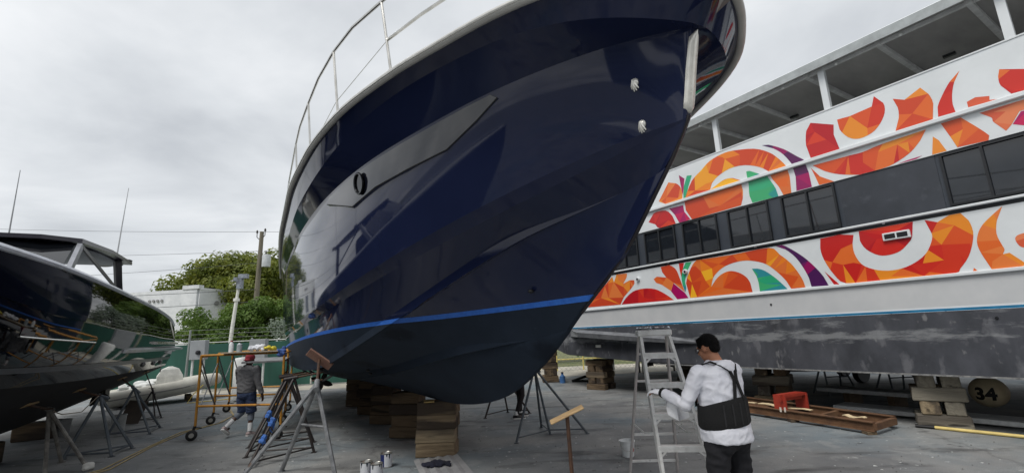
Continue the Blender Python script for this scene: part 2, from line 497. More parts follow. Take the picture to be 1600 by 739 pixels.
# ------------------------------------------------------------------ the navy motor yacht
YD = Vector((-0.48, math.sqrt(1 - 0.48 ** 2), 0)); YN = Vector((YD.y, -YD.x, 0)); YP = Vector((-1.3, 7.75, 0))
def YW(s, b, z):      # s aft along the keel, b to starboard, z up
    return YP + YD * s - YN * b + Vector((0, 0, z))
S_END = 11.0
STEM_Z = [1.80, 2.07, 2.37, 2.67, 2.98, 3.23, 3.59, 3.83]
STEM_S = [-3.75, -4.13, -4.59, -4.88, -5.18, -5.37, -5.46, -5.52]
LINES = {
 'keel': ([-3.75, -3.26, -2.38, -1.44, -.47, 1, 3, 6, 11], [0.02] * 9, [1.80, 1.47, 1.07, .89, .82, .81, .80, .80, .84]),
 'strake': ([-3.75, -3.33, -2.46, -1.58, -.34, .93, 1.83, 5, 11], [.02, .14, .34, .51, .69, .81, .87, .95, 1.0], [1.80, 1.73, 1.62, 1.49, 1.30, 1.17, 1.08, 1.02, 1.04]),
 'chine': None, 'step': None, 'knuckle': None, 'flare': None,
 'band': ([-5.57, -5.48, -5.25, -4.8, -4.35, -3.70, -2.80, -2.10, -1.10, 1.0, 5, 11], [.02, .32, .70, 1.0, 1.22, 1.50, 1.79, 1.93, 2.06, 2.16, 2.15, 1.93],
          [3.82, 3.83, 3.875, 3.97, 4.01, 4.02, 3.99, 3.93, 3.88, 3.87, 3.85, 3.82]),
 'sheer': ([-5.75, -5.68, -5.5, -5.2, -4.85, -4.35, -3.7, -2.6, -1.3, .5, 3, 5.5, 11], [.02, .25, .56, .92, 1.16, 1.40, 1.66, 1.97, 2.15, 2.25, 2.25, 2.19, 1.96], [4.06] * 6 + [4.075, 4.10, 4.12, 4.12, 4.12, 4.11, 4.08]),
}
def fair_line(s0, m, a, e, co, stem_z, smax, tail):
    # half breadth grows as m(1-exp(-(u/a)^e)) aft of the stem, height follows a cubic in sqrt(u)
    ks, bs, zs = [s0], [.02], [stem_z]
    n = 18
    for i in range(1, n + 1):
        u = (smax - s0) * (i / n) ** 1.6
        q = math.sqrt(u)
        ks.append(s0 + u); bs.append(max(.02, m * (1 - math.exp(-(u / a) ** e))))
        zs.append(((co[0] * q + co[1]) * q + co[2]) * q + co[3])
    for s, b, z in tail:
        ks.append(s); bs.append(b); zs.append(z)
    return ks, bs, zs
LINES['flare'] = ([-5.52, -5.34, -5.17, -4.98, -4.76, -4.53, -4.26, -3.95, -3.6, -3.13, -2.5, -1.55, -.13, 2.1, 5, 8, 11],
                  [.02, .19, .35, .51, .67, .83, .99, 1.14, 1.28, 1.44, 1.61, 1.77, 1.92, 2.02, 2.04, 2.0, 1.88],
                  [3.83, 3.84, 3.84, 3.827, 3.81, 3.79, 3.767, 3.742, 3.722, 3.71, 3.71, 3.725, 3.74, 3.74, 3.73, 3.7, 3.66])
LINES['knuckle'] = fair_line(-5.37, 2.02, 2.55, 1.05, (.1029, -.5085, .2565, 3.1727), 3.22, 2.5, ((5, 1.96, 2.08), (8, 1.9, 2.06), (11, 1.78, 2.06)))
LINES['step'] = fair_line(-5.36, 1.95, 2.75, 1.08, (.0902, -.4114, .0526, 3.2061), 3.20, 2.6, ((5, 1.9, 2.03), (8, 1.85, 2.01), (11, 1.73, 2.01)))
LINES['chine'] = fair_line(-5.12, 1.85, 3.6, 1.25, (.2153, -1.1847, 1.1148, 2.604), 2.93, .76, ((2.0, 1.66, 1.30), (4, 1.72, 1.24), (8, 1.72, 1.22), (11, 1.64, 1.24)))
LINES['chine'][2][1:7] = [2.93 + (LINES['chine'][2][7] - 2.93) * (k / 7) ** 1.5 for k in range(1, 7)]
def line_pt(nm, s):
    ks, bs, zs = LINES[nm]
    return hermite(ks, bs, s), hermite(ks, zs, s)
NV = 90
def row_of(nm):
    ks = LINES[nm][0]
    r = []
    for i in range(NV + 1):
        v = (i / NV) ** 1.7
        s = ks[0] + (S_END - ks[0]) * v
        b, z = line_pt(nm, s)
        r.append([s, b, z])
    for _ in range(9):      # fair the line
        o_ = [list(q) for q in r]
        for i in range(1, NV):
            for c_ in (1, 2):
                r[i][c_] = (o_[i - 1][c_] + 2 * o_[i][c_] + o_[i + 1][c_]) / 4
    return [tuple(q) for q in r]
def hull_rows():
    seq = ['keel', 'strake', 'chine', 'step', 'knuckle', 'flare', 'band', 'sheer']
    sub = {'strake': 4, 'chine': 6, 'step': 4, 'knuckle': 1, 'flare': 9, 'band': 3, 'sheer': 3}
    bulge = {'strake': 0.02, 'chine': 0.02, 'step': 0.0, 'flare': 0.02, 'sheer': 0.0}
    rows = [row_of('keel')]
    feat = []
    for a, bn in zip(seq, seq[1:]):
        ra, rb = row_of(a), row_of(bn)
        feat.append(len(rows) - 1)
        if a in ('strake', 'chine'):      # spray rail: a narrow down-facing shelf, then an upright outer face
            wd, tw_, ht = (.10, .112, .10) if a == 'strake' else (.048, .055, .088)
            sh, tp_ = [], []
            for (s, b, z) in ra:
                k = max(0.0, min(1.0, (s - ra[0][0] - .3) / 1.5)); k = k * k * (3 - 2 * k)
                sh.append((s, b + wd * k, z - .006 * k))
                tp_.append((s, b + tw_ * k, z + ht * k))
            rows.append(sh); feat.append(len(rows) - 1)
            rows.append(tp_); feat.append(len(rows) - 1)
            ra = tp_
        n = sub[bn]
        for j in range(1, n + 1):
            t = j / n
            rr = []
            for i in range(NV + 1):
                A, B = ra[i], rb[i]
                s = A[0] + (B[0] - A[0]) * t
                z = A[2] + (B[2] - A[2]) * t
                b = A[1] + (B[1] - A[1]) * t
                k = min(1.0, i / 14)
                b += bulge.get(bn, 0) * 4 * t * (1 - t) * k
                if i == 0 and a in ('strake', 'chine', 'step', 'knuckle') and bn != 'band':
                    s = hermite(STEM_Z, STEM_S, z)
                elif i < 14 and a in ('strake', 'chine', 'knuckle') and bn != 'band':
                    s += (hermite(STEM_Z, STEM_S, ra[0][2] + (rb[0][2] - ra[0][2]) * t) - (ra[0][0] + (rb[0][0] - ra[0][0]) * t)) * (1 - i / 14)
                rr.append((s, b, z))
            rows.append(rr)
    feat.append(len(rows) - 1)
    return rows, feat
def hull_mesh():
    rows, feat = hull_rows()
    mb = MB()
    for sd in (1, -1):
        n0 = len(mb.v)
        vs = [YW(s, b * sd, z) for r in rows for (s, b, z) in r]
        w = NV + 1
        fs = [(i * w + j, i * w + j + 1, (i + 1) * w + j + 1, (i + 1) * w + j) for i in range(len(rows) - 1) for j in range(NV)]
        mb.add(vs, fs)
    # the keel bottom, the stem face and the transom close the two sides
    w = NV + 1; k = len(rows) * w
    fs = [(j, j + 1, k + j + 1, k + j) for j in range(NV)]
    fs += [(i * w, (i + 1) * w, k + (i + 1) * w, k + i * w) for i in range(len(rows) - 1)]
    fs += [(i * w + NV, (i + 1) * w + NV, k + (i + 1) * w + NV, k + i * w + NV) for i in range(len(rows) - 1)]
    mb.f += fs
    me = mb.mesh("hull", True, None)
    bm = bmesh.new(); bm.from_mesh(me)
    nr = len(rows) * w
    fset = set(feat)
    for e_ in bm.edges:
        i0, i1 = e_.verts[0].index, e_.verts[1].index
        r0, r1 = (i0 % nr) // w, (i1 % nr) // w
        if r0 == r1 and r0 in fset:
            e_.smooth = False
        if i0 % w in (0, NV) and i1 % w in (0, NV):
            e_.smooth = False
    bmesh.ops.remove_doubles(bm, verts=bm.verts, dist=0.0005)
    bmesh.ops.recalc_face_normals(bm, faces=bm.faces)
    return bm
TAPE_P = YW(-4.2, 0, 2.075); TAPE_N = (Vector((0, 0, 1)) + YD * 0.03).normalized()
M_NAVY = mat("navy gelcoat", (28, 35, 62), 0.05, col2=(31, 38, 66), scale=1.2, spec=0.36, rvar=.03)
M_ANTI = mat("dark antifouling paint", (33, 42, 54), 0.66, col2=(39, 48, 61), scale=2.2, detail=9, stretch=(1, 1, 1.6), bump=.08, bscale=60, spots=[(1.4, .60, (24, 31, 42)), (5, .70, (46, 56, 68))], spec=.15)
M_TAPE = mat("blue masking tape", (38, 98, 190), 0.6, col2=(48, 112, 205), scale=14, bump=.2)
M_STEEL = mat("polished stainless", (205, 203, 198), 0.18, 1.0, col2=(180, 178, 172), scale=9)
M_DECKW = mat("white deck gelcoat", (206, 208, 208), 0.3, col2=(196, 198, 198), scale=3)
M_BLACK = mat("black rubber", (22, 22, 23), 0.5)
M_GLASS = mat("dark tinted glass", (12, 14, 17), 0.04, spec=0.6)
yacht = empty("motor_yacht", YP)
tag(yacht, "large navy blue motor yacht with fresh grey antifouling, propped bow-on on timber blocks", "yacht")
def yacht_slice(name, m, lo, hi, grow=0.0):
    bm = hull_mesh()
    for off, sgn in ((lo, -1), (hi, 1)):
        if off is None:
            continue
        bmesh.ops.bisect_plane(bm, geom=list(bm.verts) + list(bm.edges) + list(bm.faces), plane_co=TAPE_P + TAPE_N * off, plane_no=TAPE_N * sgn, clear_outer=True)
    if grow:
        bm.normal_update()
        for v in bm.verts:
            v.co += v.normal * grow
    for v in bm.verts:
        v.co -= YP
    me = bpy.data.meshes.new(name); bm.to_mesh(me); bm.free()
    me.materials.append(m)
    o = bpy.data.objects.new(name, me); COL.objects.link(o); o.parent = yacht
    return o
yacht_slice("hull_bottom", M_ANTI, None, -0.028)
yacht_slice("masking_tape", M_TAPE, -0.028, 0.022, 0.001)
yacht_slice("hull_topsides", M_NAVY, 0.022, None)
# rub rail along the sheer, both sides in one loop round the bow
def sheer_loop(db, dz, n=70, s0=None):
    ks = LINES['sheer'][0]
    P = []
    for sd in (1, -1):
        seg = []
        for i in range(n + 1):
            v = (i / n) ** 2.0
            s = ks[0] + (S_END - ks[0]) * v
            b, z = line_pt('sheer', s)
            seg.append(YW(s - (db if i == 0 else 0), sd * max(0, (0 if i == 0 else b + db)), z + dz))
        P.append(seg)
    return list(reversed(P[0])) + P[1][1:]
g = MB(); g.tube(sheer_loop(.018, 0.0), .036, 10); rail = g.build("rub_rail", mat("pale rub rail", (196, 194, 188), 0.4, .2, col2=(180, 178, 172), scale=3), yacht, True)
g = MB(); g.tube(sheer_loop(.046, -.004), .015, 8); g.build("rail_insert", M_STEEL, rail, True)
# white bulwark cap and deck
g = MB()
lp = [sheer_loop(-.0, .03), sheer_loop(-.02, .075), sheer_loop(-.06, .10), sheer_loop(-.16, .12), sheer_loop(-.3, .10)]
nn = len(lp[0])
for a, b in zip(lp, lp[1:]):
    g.add(a + b, [(i, i + 1, nn + i + 1, nn + i) for i in range(nn - 1)])
h = nn // 2
inner = lp[-1]
g.add(inner, [(h - i, h - i - 1, h + i + 1, h + i) for i in range(0, h - 1)])
g.build("deck", M_DECKW, yacht, True)
# coachroof and windscreen
g = MB()
rings = []
for s, hw, zt in ((-3.4, .5, 4.25), (-2.6, .95, 4.45), (-1.2, 1.3, 4.62), (.8, 1.45, 4.75), (2.2, 1.5, 4.8), (10, 1.4, 4.8)):
    rings.append([YW(s, b, z) for b, z in ((-hw, 4.1), (-hw * .95, zt - .12), (-hw * .75, zt - .02), (0, zt + .05), (hw * .75, zt - .02), (hw * .95, zt - .12), (hw, 4.1))])
g.loft(rings); g.build("coachroof", M_DECKW, yacht, True, R(50))
g = MB()
rings = [[YW(s, b, z) for b, z in ((-hw, z0), (-hw * .9, zt), (0, zt + .06), (hw * .9, zt), (hw, z0))] for s, hw, z0, zt in ((2.2, 1.35, 4.7, 4.82), (3.6, 1.25, 4.7, 5.55), (8.5, 1.2, 4.7, 5.65), (9.2, 1.2, 4.7, 4.9))]
g.loft(rings); g.build("windscreen", M_GLASS, yacht, True, R(30))
# stainless pulpit: each stanchion, the top rail, the mid rail and the guard wires
def stb(s, db, z, sd=1):
    b, zz = line_pt('sheer', s)
    return YW(s, sd * (b + db), zz + z)
ST = [(-5.1, .88), (-3.5, .92), (-2.3, 1.0), (-.9, .98), (.6, .95), (2.6, .9), (5.0, .9), (7.6, .9)]
for sd in (1, -1):
    for s, h in ST:
        g = MB(); a = stb(s, -.10, .08, sd); b = stb(s + .1, -.05, h, sd)
        g.tube([a, a.lerp(b, .5), b], .0145, 8)
        st_ = g.build("stanchion", M_STEEL, yacht, True)
        d = (b - a).normalized()
        g = MB(); g.tube([a - d * .02, a + d * .08], .022, 8); g.tube([a - d * .04, a - d * .01], .04, 10)
        g.build("stanchion_foot", M_STEEL, st_, True)
tr = []
for sd in (1, -1):
    seg = [stb(s + .1, -.05, h, sd) for s, h in [(-5.5, .86), (-5.1, .88), (-4.3, .9), (-3.5, .92), (-2.9, .97), (-2.3, 1.0), (-1.6, 1.0), (-.9, .98), (-.1, .97), (.6, .95), (2.6, .9), (5, .9), (7.6, .9)]]
    tr.append(seg)
g = MB(); g.tube(list(reversed(tr[0])) + tr[1], .0165, 8); g.build("pulpit_rail", M_STEEL, yacht, True)
for sd in (1, -1):
    g = MB(); g.tube([stb(s + .05, -.08, h, sd) for s, h in [(-5.4, .46), (-5.1, .47), (-4.5, .48), (-4.0, .48), (-3.5, .48)]], .0145, 8)
    g.build("mid_rail", M_STEEL, yacht, True)
    g = MB(); g.tube([stb(s + .04, -.08, h, sd) for s, h in [(-3.5, .48), (-2.3, .34), (-.9, .2), (.6, .16), (2.6, .14), (7.6, .14)]], .004, 6)
    g.build("guard_wire", M_STEEL, yacht, True)
# folded deck hatch boards near the bow edge
for (s0, s1, dz) in ((-4.75, -4.05, .17), (-4.0, -3.55, .15)):
    g = MB()
    g.loft([[stb(s0, -.42, dz - .02), stb(s0, -.16, dz - .02), stb(s0, -.16, dz + .015), stb(s0, -.42, dz + .015)], [stb(s1, -.42, dz - .02), stb(s1, -.16, dz - .02), stb(s1, -.16, dz + .015), stb(s1, -.42, dz + .015)]])
    g.build("deck_hatch", mat("grey hatch lid", (120, 122, 124), .4), yacht)
# stem guard: long rounded stainless plate on the stem
def stem_pt(z, fwd=0.0, b=0.0):
    return YW(hermite(STEM_Z, STEM_S, z) - fwd, b, z)
g = MB()
rings = []
for i in range(15):
    t = i / 14
    z = 3.25 + (3.81 - 3.25) * t
    w = .040 * math.sqrt(min(1, max(0.0, 1 - abs(2 * t - 1) ** 14))) + .004
    c = stem_pt(z)
    ring = []
    for j in range(9):
        a = math.pi * j / 8
        ring.append(c + YD * (-(.028 * math.sin(a))) - YN * (w * math.cos(a)) + YD * .018 * (1 - math.sin(a)))
    rings.append(ring)
g.loft(rings); g.build("stem_guard", mat("bright stem plate", (232, 229, 220), .25, .35, col2=(212, 208, 198), scale=14, rvar=.1), yacht, True, R(60))
# sharp stem edge lip below the guard (rubber-dark moulding)
g = MB(); g.tube([stem_pt(z, .004) for z in (1.95, 2.2, 2.5, 2.8, 3.0, 3.24)], .016, 8); g.build("stem_moulding", mat("dark stem moulding", (34, 30, 34), .25), yacht, True)
# recessed hull window panel with a round porthole
def side_pt(s, t, out=0.0):
    """point on the topsides between knuckle and flare; t 0..1 from below"""
    b0, z0 = line_pt('knuckle', s); b1, z1 = line_pt('flare', s)
    b = b0 + (b1 - b0) * t + 0.02 * 4 * t * (1 - t)
    return YW(s, b + out, z0 + (z1 - z0) * t)
def side_t(s, z):
    b0, z0 = line_pt('knuckle', s); b1, z1 = line_pt('flare', s)
    return (z - z0) / (z1 - z0)
lower = [(-4.30, 3.70), (-4.07, 3.58), (-3.70, 3.44), (-3.16, 3.41), (-2.56, 3.39), (-1.92, 3.33), (-.95, 3.60)]
outl = [side_pt(s, side_t(s, z), .004 + .018 * min(1, (s + 4.30) / 1.5)) for s, z in lower] + [side_pt(s, .985, .004) for s in (-.45, -1.2, -2.0, -2.8, -3.5, -4.05)]
top = [side_pt(s, .97, .004) for s in (-4.25, -4.0, -3.66, -3.12, -2.52, -1.85, -.98)]
low = outl[:7]
g = MB()
mid = [[low[i].lerp(top[i], k / 3) for i in range(7)] for k in range(4)]
for a, b in zip(mid, mid[1:]):
    g.add(a + b, [(i, i + 1, 8 + i, 7 + i) for i in range(6)])
win = g.build("hull_window", mat("smoked hull window", (20, 22, 32), .03, spec=.8), yacht, True)
g = MB(); g.tube(low, .007, 6); g.build("window_edge", M_BLACK, win, True)
hl = [side_pt(s, side_t(s, z) - .02, -.01) for s, z in lower]
g = MB(); g.add(low + hl, [(i, i + 1, 8 + i, 7 + i) for i in range(6)]); g.build("window_sill", M_NAVY, win)
cpt = side_pt(-2.2, side_t(-2.2, 3.53), .018); tn = (side_pt(-2.0, side_t(-2.2, 3.53)) - side_pt(-2.4, side_t(-2.2, 3.53))).normalized()
up = (side_pt(-2.2, .95) - side_pt(-2.2, .5)).normalized(); nrm = up.cross(tn)
if nrm.dot(YN) > 0: nrm = -nrm
Mp = Matrix(((tn.x, up.x, nrm.x, cpt.x), (tn.y, up.y, nrm.y, cpt.y), (tn.z, up.z, nrm.z, cpt.z), (0, 0, 0, 1)))
g = MB(); g.tube([Mp @ Vector((.115 * math.cos(a * math.pi / 14), .115 * math.sin(a * math.pi / 14), .014)) for a in range(28)], .014, 8, True)
ph = g.build("porthole", mat("dark porthole rim", (40, 41, 44), .2, .8), yacht, True)
g = MB(); g.lathe([(.001, .006), (.108, .006), (.108, .0), (.001, -.002)], Mp, 28); g.build("porthole_glass", M_GLASS, ph)
# two shell shaped fittings near the bow
for s, b, z in ((-5.16, .21, 3.53), (-5.12, .17, 3.235)):
    for sd in (1,):
        b = hermite(*[LINES['knuckle'][0], LINES['knuckle'][1]], s) + (hermite(LINES['flare'][0], LINES['flare'][1], s) - hermite(LINES['knuckle'][0], LINES['knuckle'][1], s)) * max(0, (z - 3.2) / .65) + .012
        c = YW(s, b, z)
        g = MB(); Mf = Matrix((YD, Vector((0, 0, 1)), -YN)).transposed()
        g.ell(c + Vector((0, 0, .012)), (.030, .034, .024), Mf, 14, 9)
        for a_ in (-.6, -.2, .2, .6):
            d_ = YD * math.sin(a_) - Vector((0, 0, 1)) * math.cos(a_)
            g.tube([c + Vector((0, 0, .03)) - YN * .02, c + Vector((0, 0, .01)) + d_ * .03 - YN * .014, c + d_ * .055], [.008, .011, .004], 6)
        g.build("shell_fitting", mat("chromed fitting", (216, 213, 205), .25, .4), yacht, True)
# bow thruster mouth: its inner shade painted as a dark arc; through-hulls
def bot_pt(s, t, out=0):
    b0, z0 = line_pt('keel', s); b1, z1 = line_pt('strake', s)
    return YW(s, b0 + (b1 - b0) * t + out, z0 + (z1 - z0) * t)
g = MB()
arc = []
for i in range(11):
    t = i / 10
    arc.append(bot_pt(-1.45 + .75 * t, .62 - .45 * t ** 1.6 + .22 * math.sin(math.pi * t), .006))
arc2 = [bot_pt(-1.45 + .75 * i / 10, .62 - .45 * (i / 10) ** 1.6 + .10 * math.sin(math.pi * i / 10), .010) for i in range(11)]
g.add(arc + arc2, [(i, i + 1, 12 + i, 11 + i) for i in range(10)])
g.build("thruster_shade", mat("painted thruster mouth shade", (18, 20, 25), .8), yacht)
for s, t in ((.3, .35), (.55, .2), (-3.6, .5)):
    b0, z0 = line_pt('strake', s); b1, z1 = line_pt('chine', s)
    c = YW(s, b0 + (b1 - b0) * t + .01, z0 + (z1 - z0) * t)
    g = MB(); g.ell(c, (.03, .03, .02)); g.build("through_hull", M_BLACK, yacht, True)
# anchor on the stem head
M_GAL = mat("galvanised anchor", (92, 90, 88), .45, .7)
g = MB(); g.beam(YW(-5.45, .0, 4.25), YW(-5.92, -.08, 4.13), .05, .07); anc = g.build("anchor", M_GAL, yacht)
g = MB()
tip, ra_, rb_, rc_ = YW(-5.76, .10, 3.75), YW(-5.86, -.20, 4.04), YW(-5.86, .02, 4.10), YW(-5.95, -.09, 4.16)
g.add([tip, ra_, rb_, rc_, YW(-5.82, -.08, 4.06)], [(0, 1, 3), (0, 3, 2), (0, 2, 4), (0, 4, 1), (1, 4, 2, 3)])
g.build("anchor_fluke", M_GAL, anc)
# propellers and shafts
M_BRONZE = mat("fouled bronze", (52, 42, 30), .5, .5, col2=(36, 32, 28), scale=20)
def propeller(parent, c, axis, rad, m=M_BRONZE, blades=4):
    c, axis = Vector(c), Vector(axis).normalized()
    q = axis.to_track_quat('Z', 'Y').to_matrix().to_4x4()
    M = Matrix.Translation(c) @ q
    g = MB(); g.lathe([(.01, -.14), (.05, -.1), (.06, 0), (.05, .09), (.01, .12)], M, 14)
    hub = g.build("propeller_hub", m, parent, True)
    for k in range(blades):
        a = 2 * math.pi * k / blades + .4
        g = MB()
        rows = []
        for i in range(8):
            t = i / 7
            r_ = .04 + (rad - .04) * t
            wdt = rad * .52 * math.sin(math.pi * min(1, .18 + .78 * t)) + .01
            tw = .95 - .5 * t
            rows.append([M @ Matrix.Rotation(a, 4, 'Z') @ Vector((r_ * math.cos(u * wdt / max(r_, .08)), r_ * math.sin(u * wdt / max(r_, .08)), u * wdt * tw)) for u in (-.5, -.25, 0, .25, .5)])
        vs = [p for r__ in rows for p in r__]
        up_ = axis * .006
        n_ = len(vs)
        fs = [(i * 5 + j, i * 5 + j + 1, i * 5 + 6 + j, i * 5 + 5 + j) for i in range(7) for j in range(4)]
        g.add([p + up_ for p in vs] + [p - up_ for p in vs], fs + [tuple(x + n_ for x in reversed(f)) for f in fs])
        g.build("blade", m, hub, True)
for sd in (1, -1):
    propeller(yacht, YW(8.6, .75 * sd, .58), YD, .34)
    g = MB(); g.tube([YW(8.6, .75 * sd, .58), YW(5.6, .75 * sd, 1.0)], .035, 8); g.build("propeller_shaft", M_BRONZE, yacht, True)
    g = MB(); g.prism([(9.3, .35), (9.75, .35), (9.85, 1.1), (9.25, 1.1)], YP - YN * (.75 * sd - .03), YD, (0, 0, 1), -YN * .06)
    g.build("rudder", M_ANTI, yacht)
# ------------------------------------------------------------------ the white ferry with the swirl mural
FA = math.atan2(.845, -.535)
ferry = empty("passenger_ferry", (0, 0, 0), FA)     # local x runs along the ferry, local -y goes away from the yacht
FY = -9.6
tag(ferry, "white double-deck ferry painted with orange and red faceted swirls, open roofed upper deck", "ferry")
def fb(name, m, x0, x1, d0, d1, z0, z1, parent=None, bev=0.0):
    """box from x0..x1 along the ferry, d0..d1 inboard from the side plane"""
    g = MB(); g.box(((x0 + x1) / 2, FY - (d0 + d1) / 2, (z0 + z1) / 2), (abs(x1 - x0), abs(d1 - d0), abs(z1 - z0)), bev=bev)
    return g.build(name, m, parent or ferry, world=False)
M_FW = mat("ferry white paint", (222, 226, 228), .35, col2=(212, 216, 218), scale=1.3, spots=[(2.6, .73, (200, 202, 202))])
M_FG = mat("ferry pale grey paint", (200, 201, 202), .45, col2=(190, 192, 194), scale=2.0)
M_FB = mat("worn black bottom paint", (54, 56, 62), .8, col2=(80, 82, 89), scale=2.2, detail=10, stretch=(1, 1, .55), thresh=(.36, .7), bump=.15, bscale=30,
           spots=[(3.6, .60, (98, 99, 104)), (7.0, .66, (116, 116, 118)), (1.1, .62, (52, 53, 58))])
def scuff(m):
    # scraped, chalky zone along the upper edge of the bottom paint
    t = m.node_tree; p = t.nodes["Principled BSDF"]
    old = p.inputs["Base Color"].links[0].from_socket
    c = t.nodes.new("ShaderNodeTexCoord"); sp = t.nodes.new("ShaderNodeSeparateXYZ"); t.links.new(c.outputs["Object"], sp.inputs[0])
    mp = t.nodes.new("ShaderNodeMapping"); mp.inputs["Scale"].default_value = (1.0, 1, 4.5); t.links.new(c.outputs["Object"], mp.inputs[0])
    n = t.nodes.new("ShaderNodeTexNoise"); n.inputs["Scale"].default_value = 1.6; n.inputs["Detail"].default_value = 9; n.inputs["Roughness"].default_value = .68; t.links.new(mp.outputs[0], n.inputs["Vector"])
    zr = t.nodes.new("ShaderNodeValToRGB"); e = zr.color_ramp.elements; e[0].position = .42; e[0].color = (0, 0, 0, 1); e[1].position = .62; e[1].color = (.30, .30, .30, 1); k = e.new(.80); k.color = (.12, .12, .12, 1)
    mr = t.nodes.new("ShaderNodeMapRange"); mr.inputs[1].default_value = .85; mr.inputs[2].default_value = 1.83; t.links.new(sp.outputs["Z"], mr.inputs[0]); t.links.new(mr.outputs[0], zr.inputs[0])
    ad = t.nodes.new("ShaderNodeMath"); ad.operation = 'ADD'; t.links.new(n.outputs["Fac"], ad.inputs[0]); t.links.new(zr.outputs[0], ad.inputs[1])
    r = t.nodes.new("ShaderNodeValToRGB"); r.color_ramp.elements[0].position = .69; r.color_ramp.elements[1].position = .82; r.color_ramp.elements[1].color = (.7, .7, .7, 1); t.links.new(ad.outputs[0], r.inputs[0])
    mx = t.nodes.new("ShaderNodeMix"); mx.data_type = 'RGBA'; t.links.new(r.outputs[0], mx.inputs[0]); t.links.new(old, mx.inputs[6]); mx.inputs[7].default_value = lin((140, 142, 144)); t.links.new(mx.outputs[2], p.inputs["Base Color"])
scuff(M_FB)
M_FD = mat("dark slate window band", (52, 57, 66), .4, col2=(60, 66, 74), scale=1.6, spots=[(2.4, .62, (66, 72, 80))])
M_FBLUE = mat("teal boot stripe", (20, 108, 150), .5)
M_FGL = mat("ferry window glass", (26, 30, 36), .03, spec=.8)
M_FRAME = mat("black window frame", (24, 26, 29), .4)
M_CEIL = mat("grey deck ceiling", (176, 174, 172), .6, col2=(146, 144, 143), scale=1.2, stretch=(1, .4, 1))
XR, XL = -7.0, 15.5
# underwater hull with a lifted bow end
g = MB()
rings = []
for x, zb, d in ((-7, .85, 0), (5.9, .85, 0), (9.1, .88, 0), (11.1, .97, 0), (12.2, 1.02, .0), (13.0, 1.18, .15), (14.2, 1.5, .7), (15.2, 1.83, 1.6)):
    rings.append([(x, FY - d, 1.83), (x, FY - d - .02, zb + .02), (x, FY - d - .10, zb), (x, FY - 7.4 + d, zb), (x, FY - 7.5 + d, 1.83)])
g.loft([[Vector(p) for p in r] for r in rings])
g.build("hull_bottom", M_FB, ferry, world=False)
# weld seam under the skirt and pale drip line
fb("skirt_edge", mat("scraped metal edge", (150, 150, 148), .6, col2=(90, 90, 92), scale=12), -7, 8.6, -.012, .02, .845, .868)
# spray rail wedge
g = MB()
P3 = [((11.9, -.0, 1.80), (11.9, -.02, 1.60)), ((11.2, -.34, 1.72), (11.2, -.3, 1.58)), ((9.5, -.32, 1.60), (9.5, -.28, 1.47)), ((7.9, -.16, 1.47), (7.9, -.13, 1.39)), ((7.0, .0, 1.38), (7.0, .0, 1.36))]
ring = []
for a, b in P3:
    ring.append([Vector((a[0], FY + .01, a[2] + .06)), Vector((a[0], FY - a[1], a[2])), Vector((b[0], FY - b[1], b[2])), Vector((b[0], FY + .01, b[2] - .02))])
g.loft(ring); g.build("spray_rail", mat("bare grey spray rail", (128, 130, 134), .5, col2=(98, 100, 104), scale=5), ferry, world=False)
fb("boot_stripe", M_FBLUE, XR, 12.6, -.006, .05, 1.833, 1.872)
fb("stripe_base", M_FW, XR, 12.6, -.003, .05, 1.872, 1.9)
g = MB()
rings = [[Vector((x, FY - d, 1.9)), Vector((x, FY - d, 2.34)), Vector((x, FY - 7.5 + d, 2.34)), Vector((x, FY - 7.5 + d, 1.9))] for x, d in ((XR, 0), (12.6, 0), (13.6, .3), (15.5, 2.0))]
g.loft(rings); g.build("hull_side", M_FG, ferry, world=False)
fb("rub_rail", M_FW, XR, 12.6, -.05, .05, 2.342, 2.398, bev=.01)
fb("lower_side", M_FW, XR, 12.3, 0, 7.3, 2.40, 3.30)
fb("shadow_gap", M_FRAME, XR, 12.2, .03, 7.0, 3.302, 3.352)
fb("handrail", M_FW, XR, 12.2, -.06, -.01, 3.362, 3.402, bev=.008)
for x in (-1.4, .9, 3.2, 5.5, 7.8, 10.1):
    fb("handrail_bracket", M_FW, x - .012, x + .012, -.03, .05, 3.345, 3.37)
# window band
fb("window_band", M_FD, XR, 11.9, .03, .06, 3.354, 4.298)
WINS = [(9.72, 8.76), (8.50, 7.50), (7.27, 6.31), (6.04, 5.10), (4.83, 3.83), (2.30, 1.32), (1.10, .12), (-.1, -1.08), (-1.3, -2.3)]
for a, b in WINS:
    mid = (a + b) / 2
    g = MB()
    for x0, x1, z0, z1 in ((b, a, 3.43, 3.465), (b, a, 4.24, 4.27), (b, b + .035, 3.465, 4.24), (a - .035, a, 3.465, 4.24), (mid - .016, mid + .016, 3.465, 4.24)):
        g.box(((x0 + x1) / 2, FY - .006, (z0 + z1) / 2), (x1 - x0, .05, z1 - z0))
    w = g.build("window", M_FRAME, ferry, world=False)
    for x0, x1 in ((b + .036, mid - .017), (mid + .017, a - .036)):
        fb("pane", M_FGL, x0, x1, .022, .028, 3.466, 4.239, parent=None).parent = w
fb("band_panel", mat("slate filler panel", (48, 52, 59), .5, col2=(60, 64, 72), scale=1.8, spots=[(3, .6, (68, 72, 79))]), 2.36, 3.76, .02, .04, 3.40, 4.29)
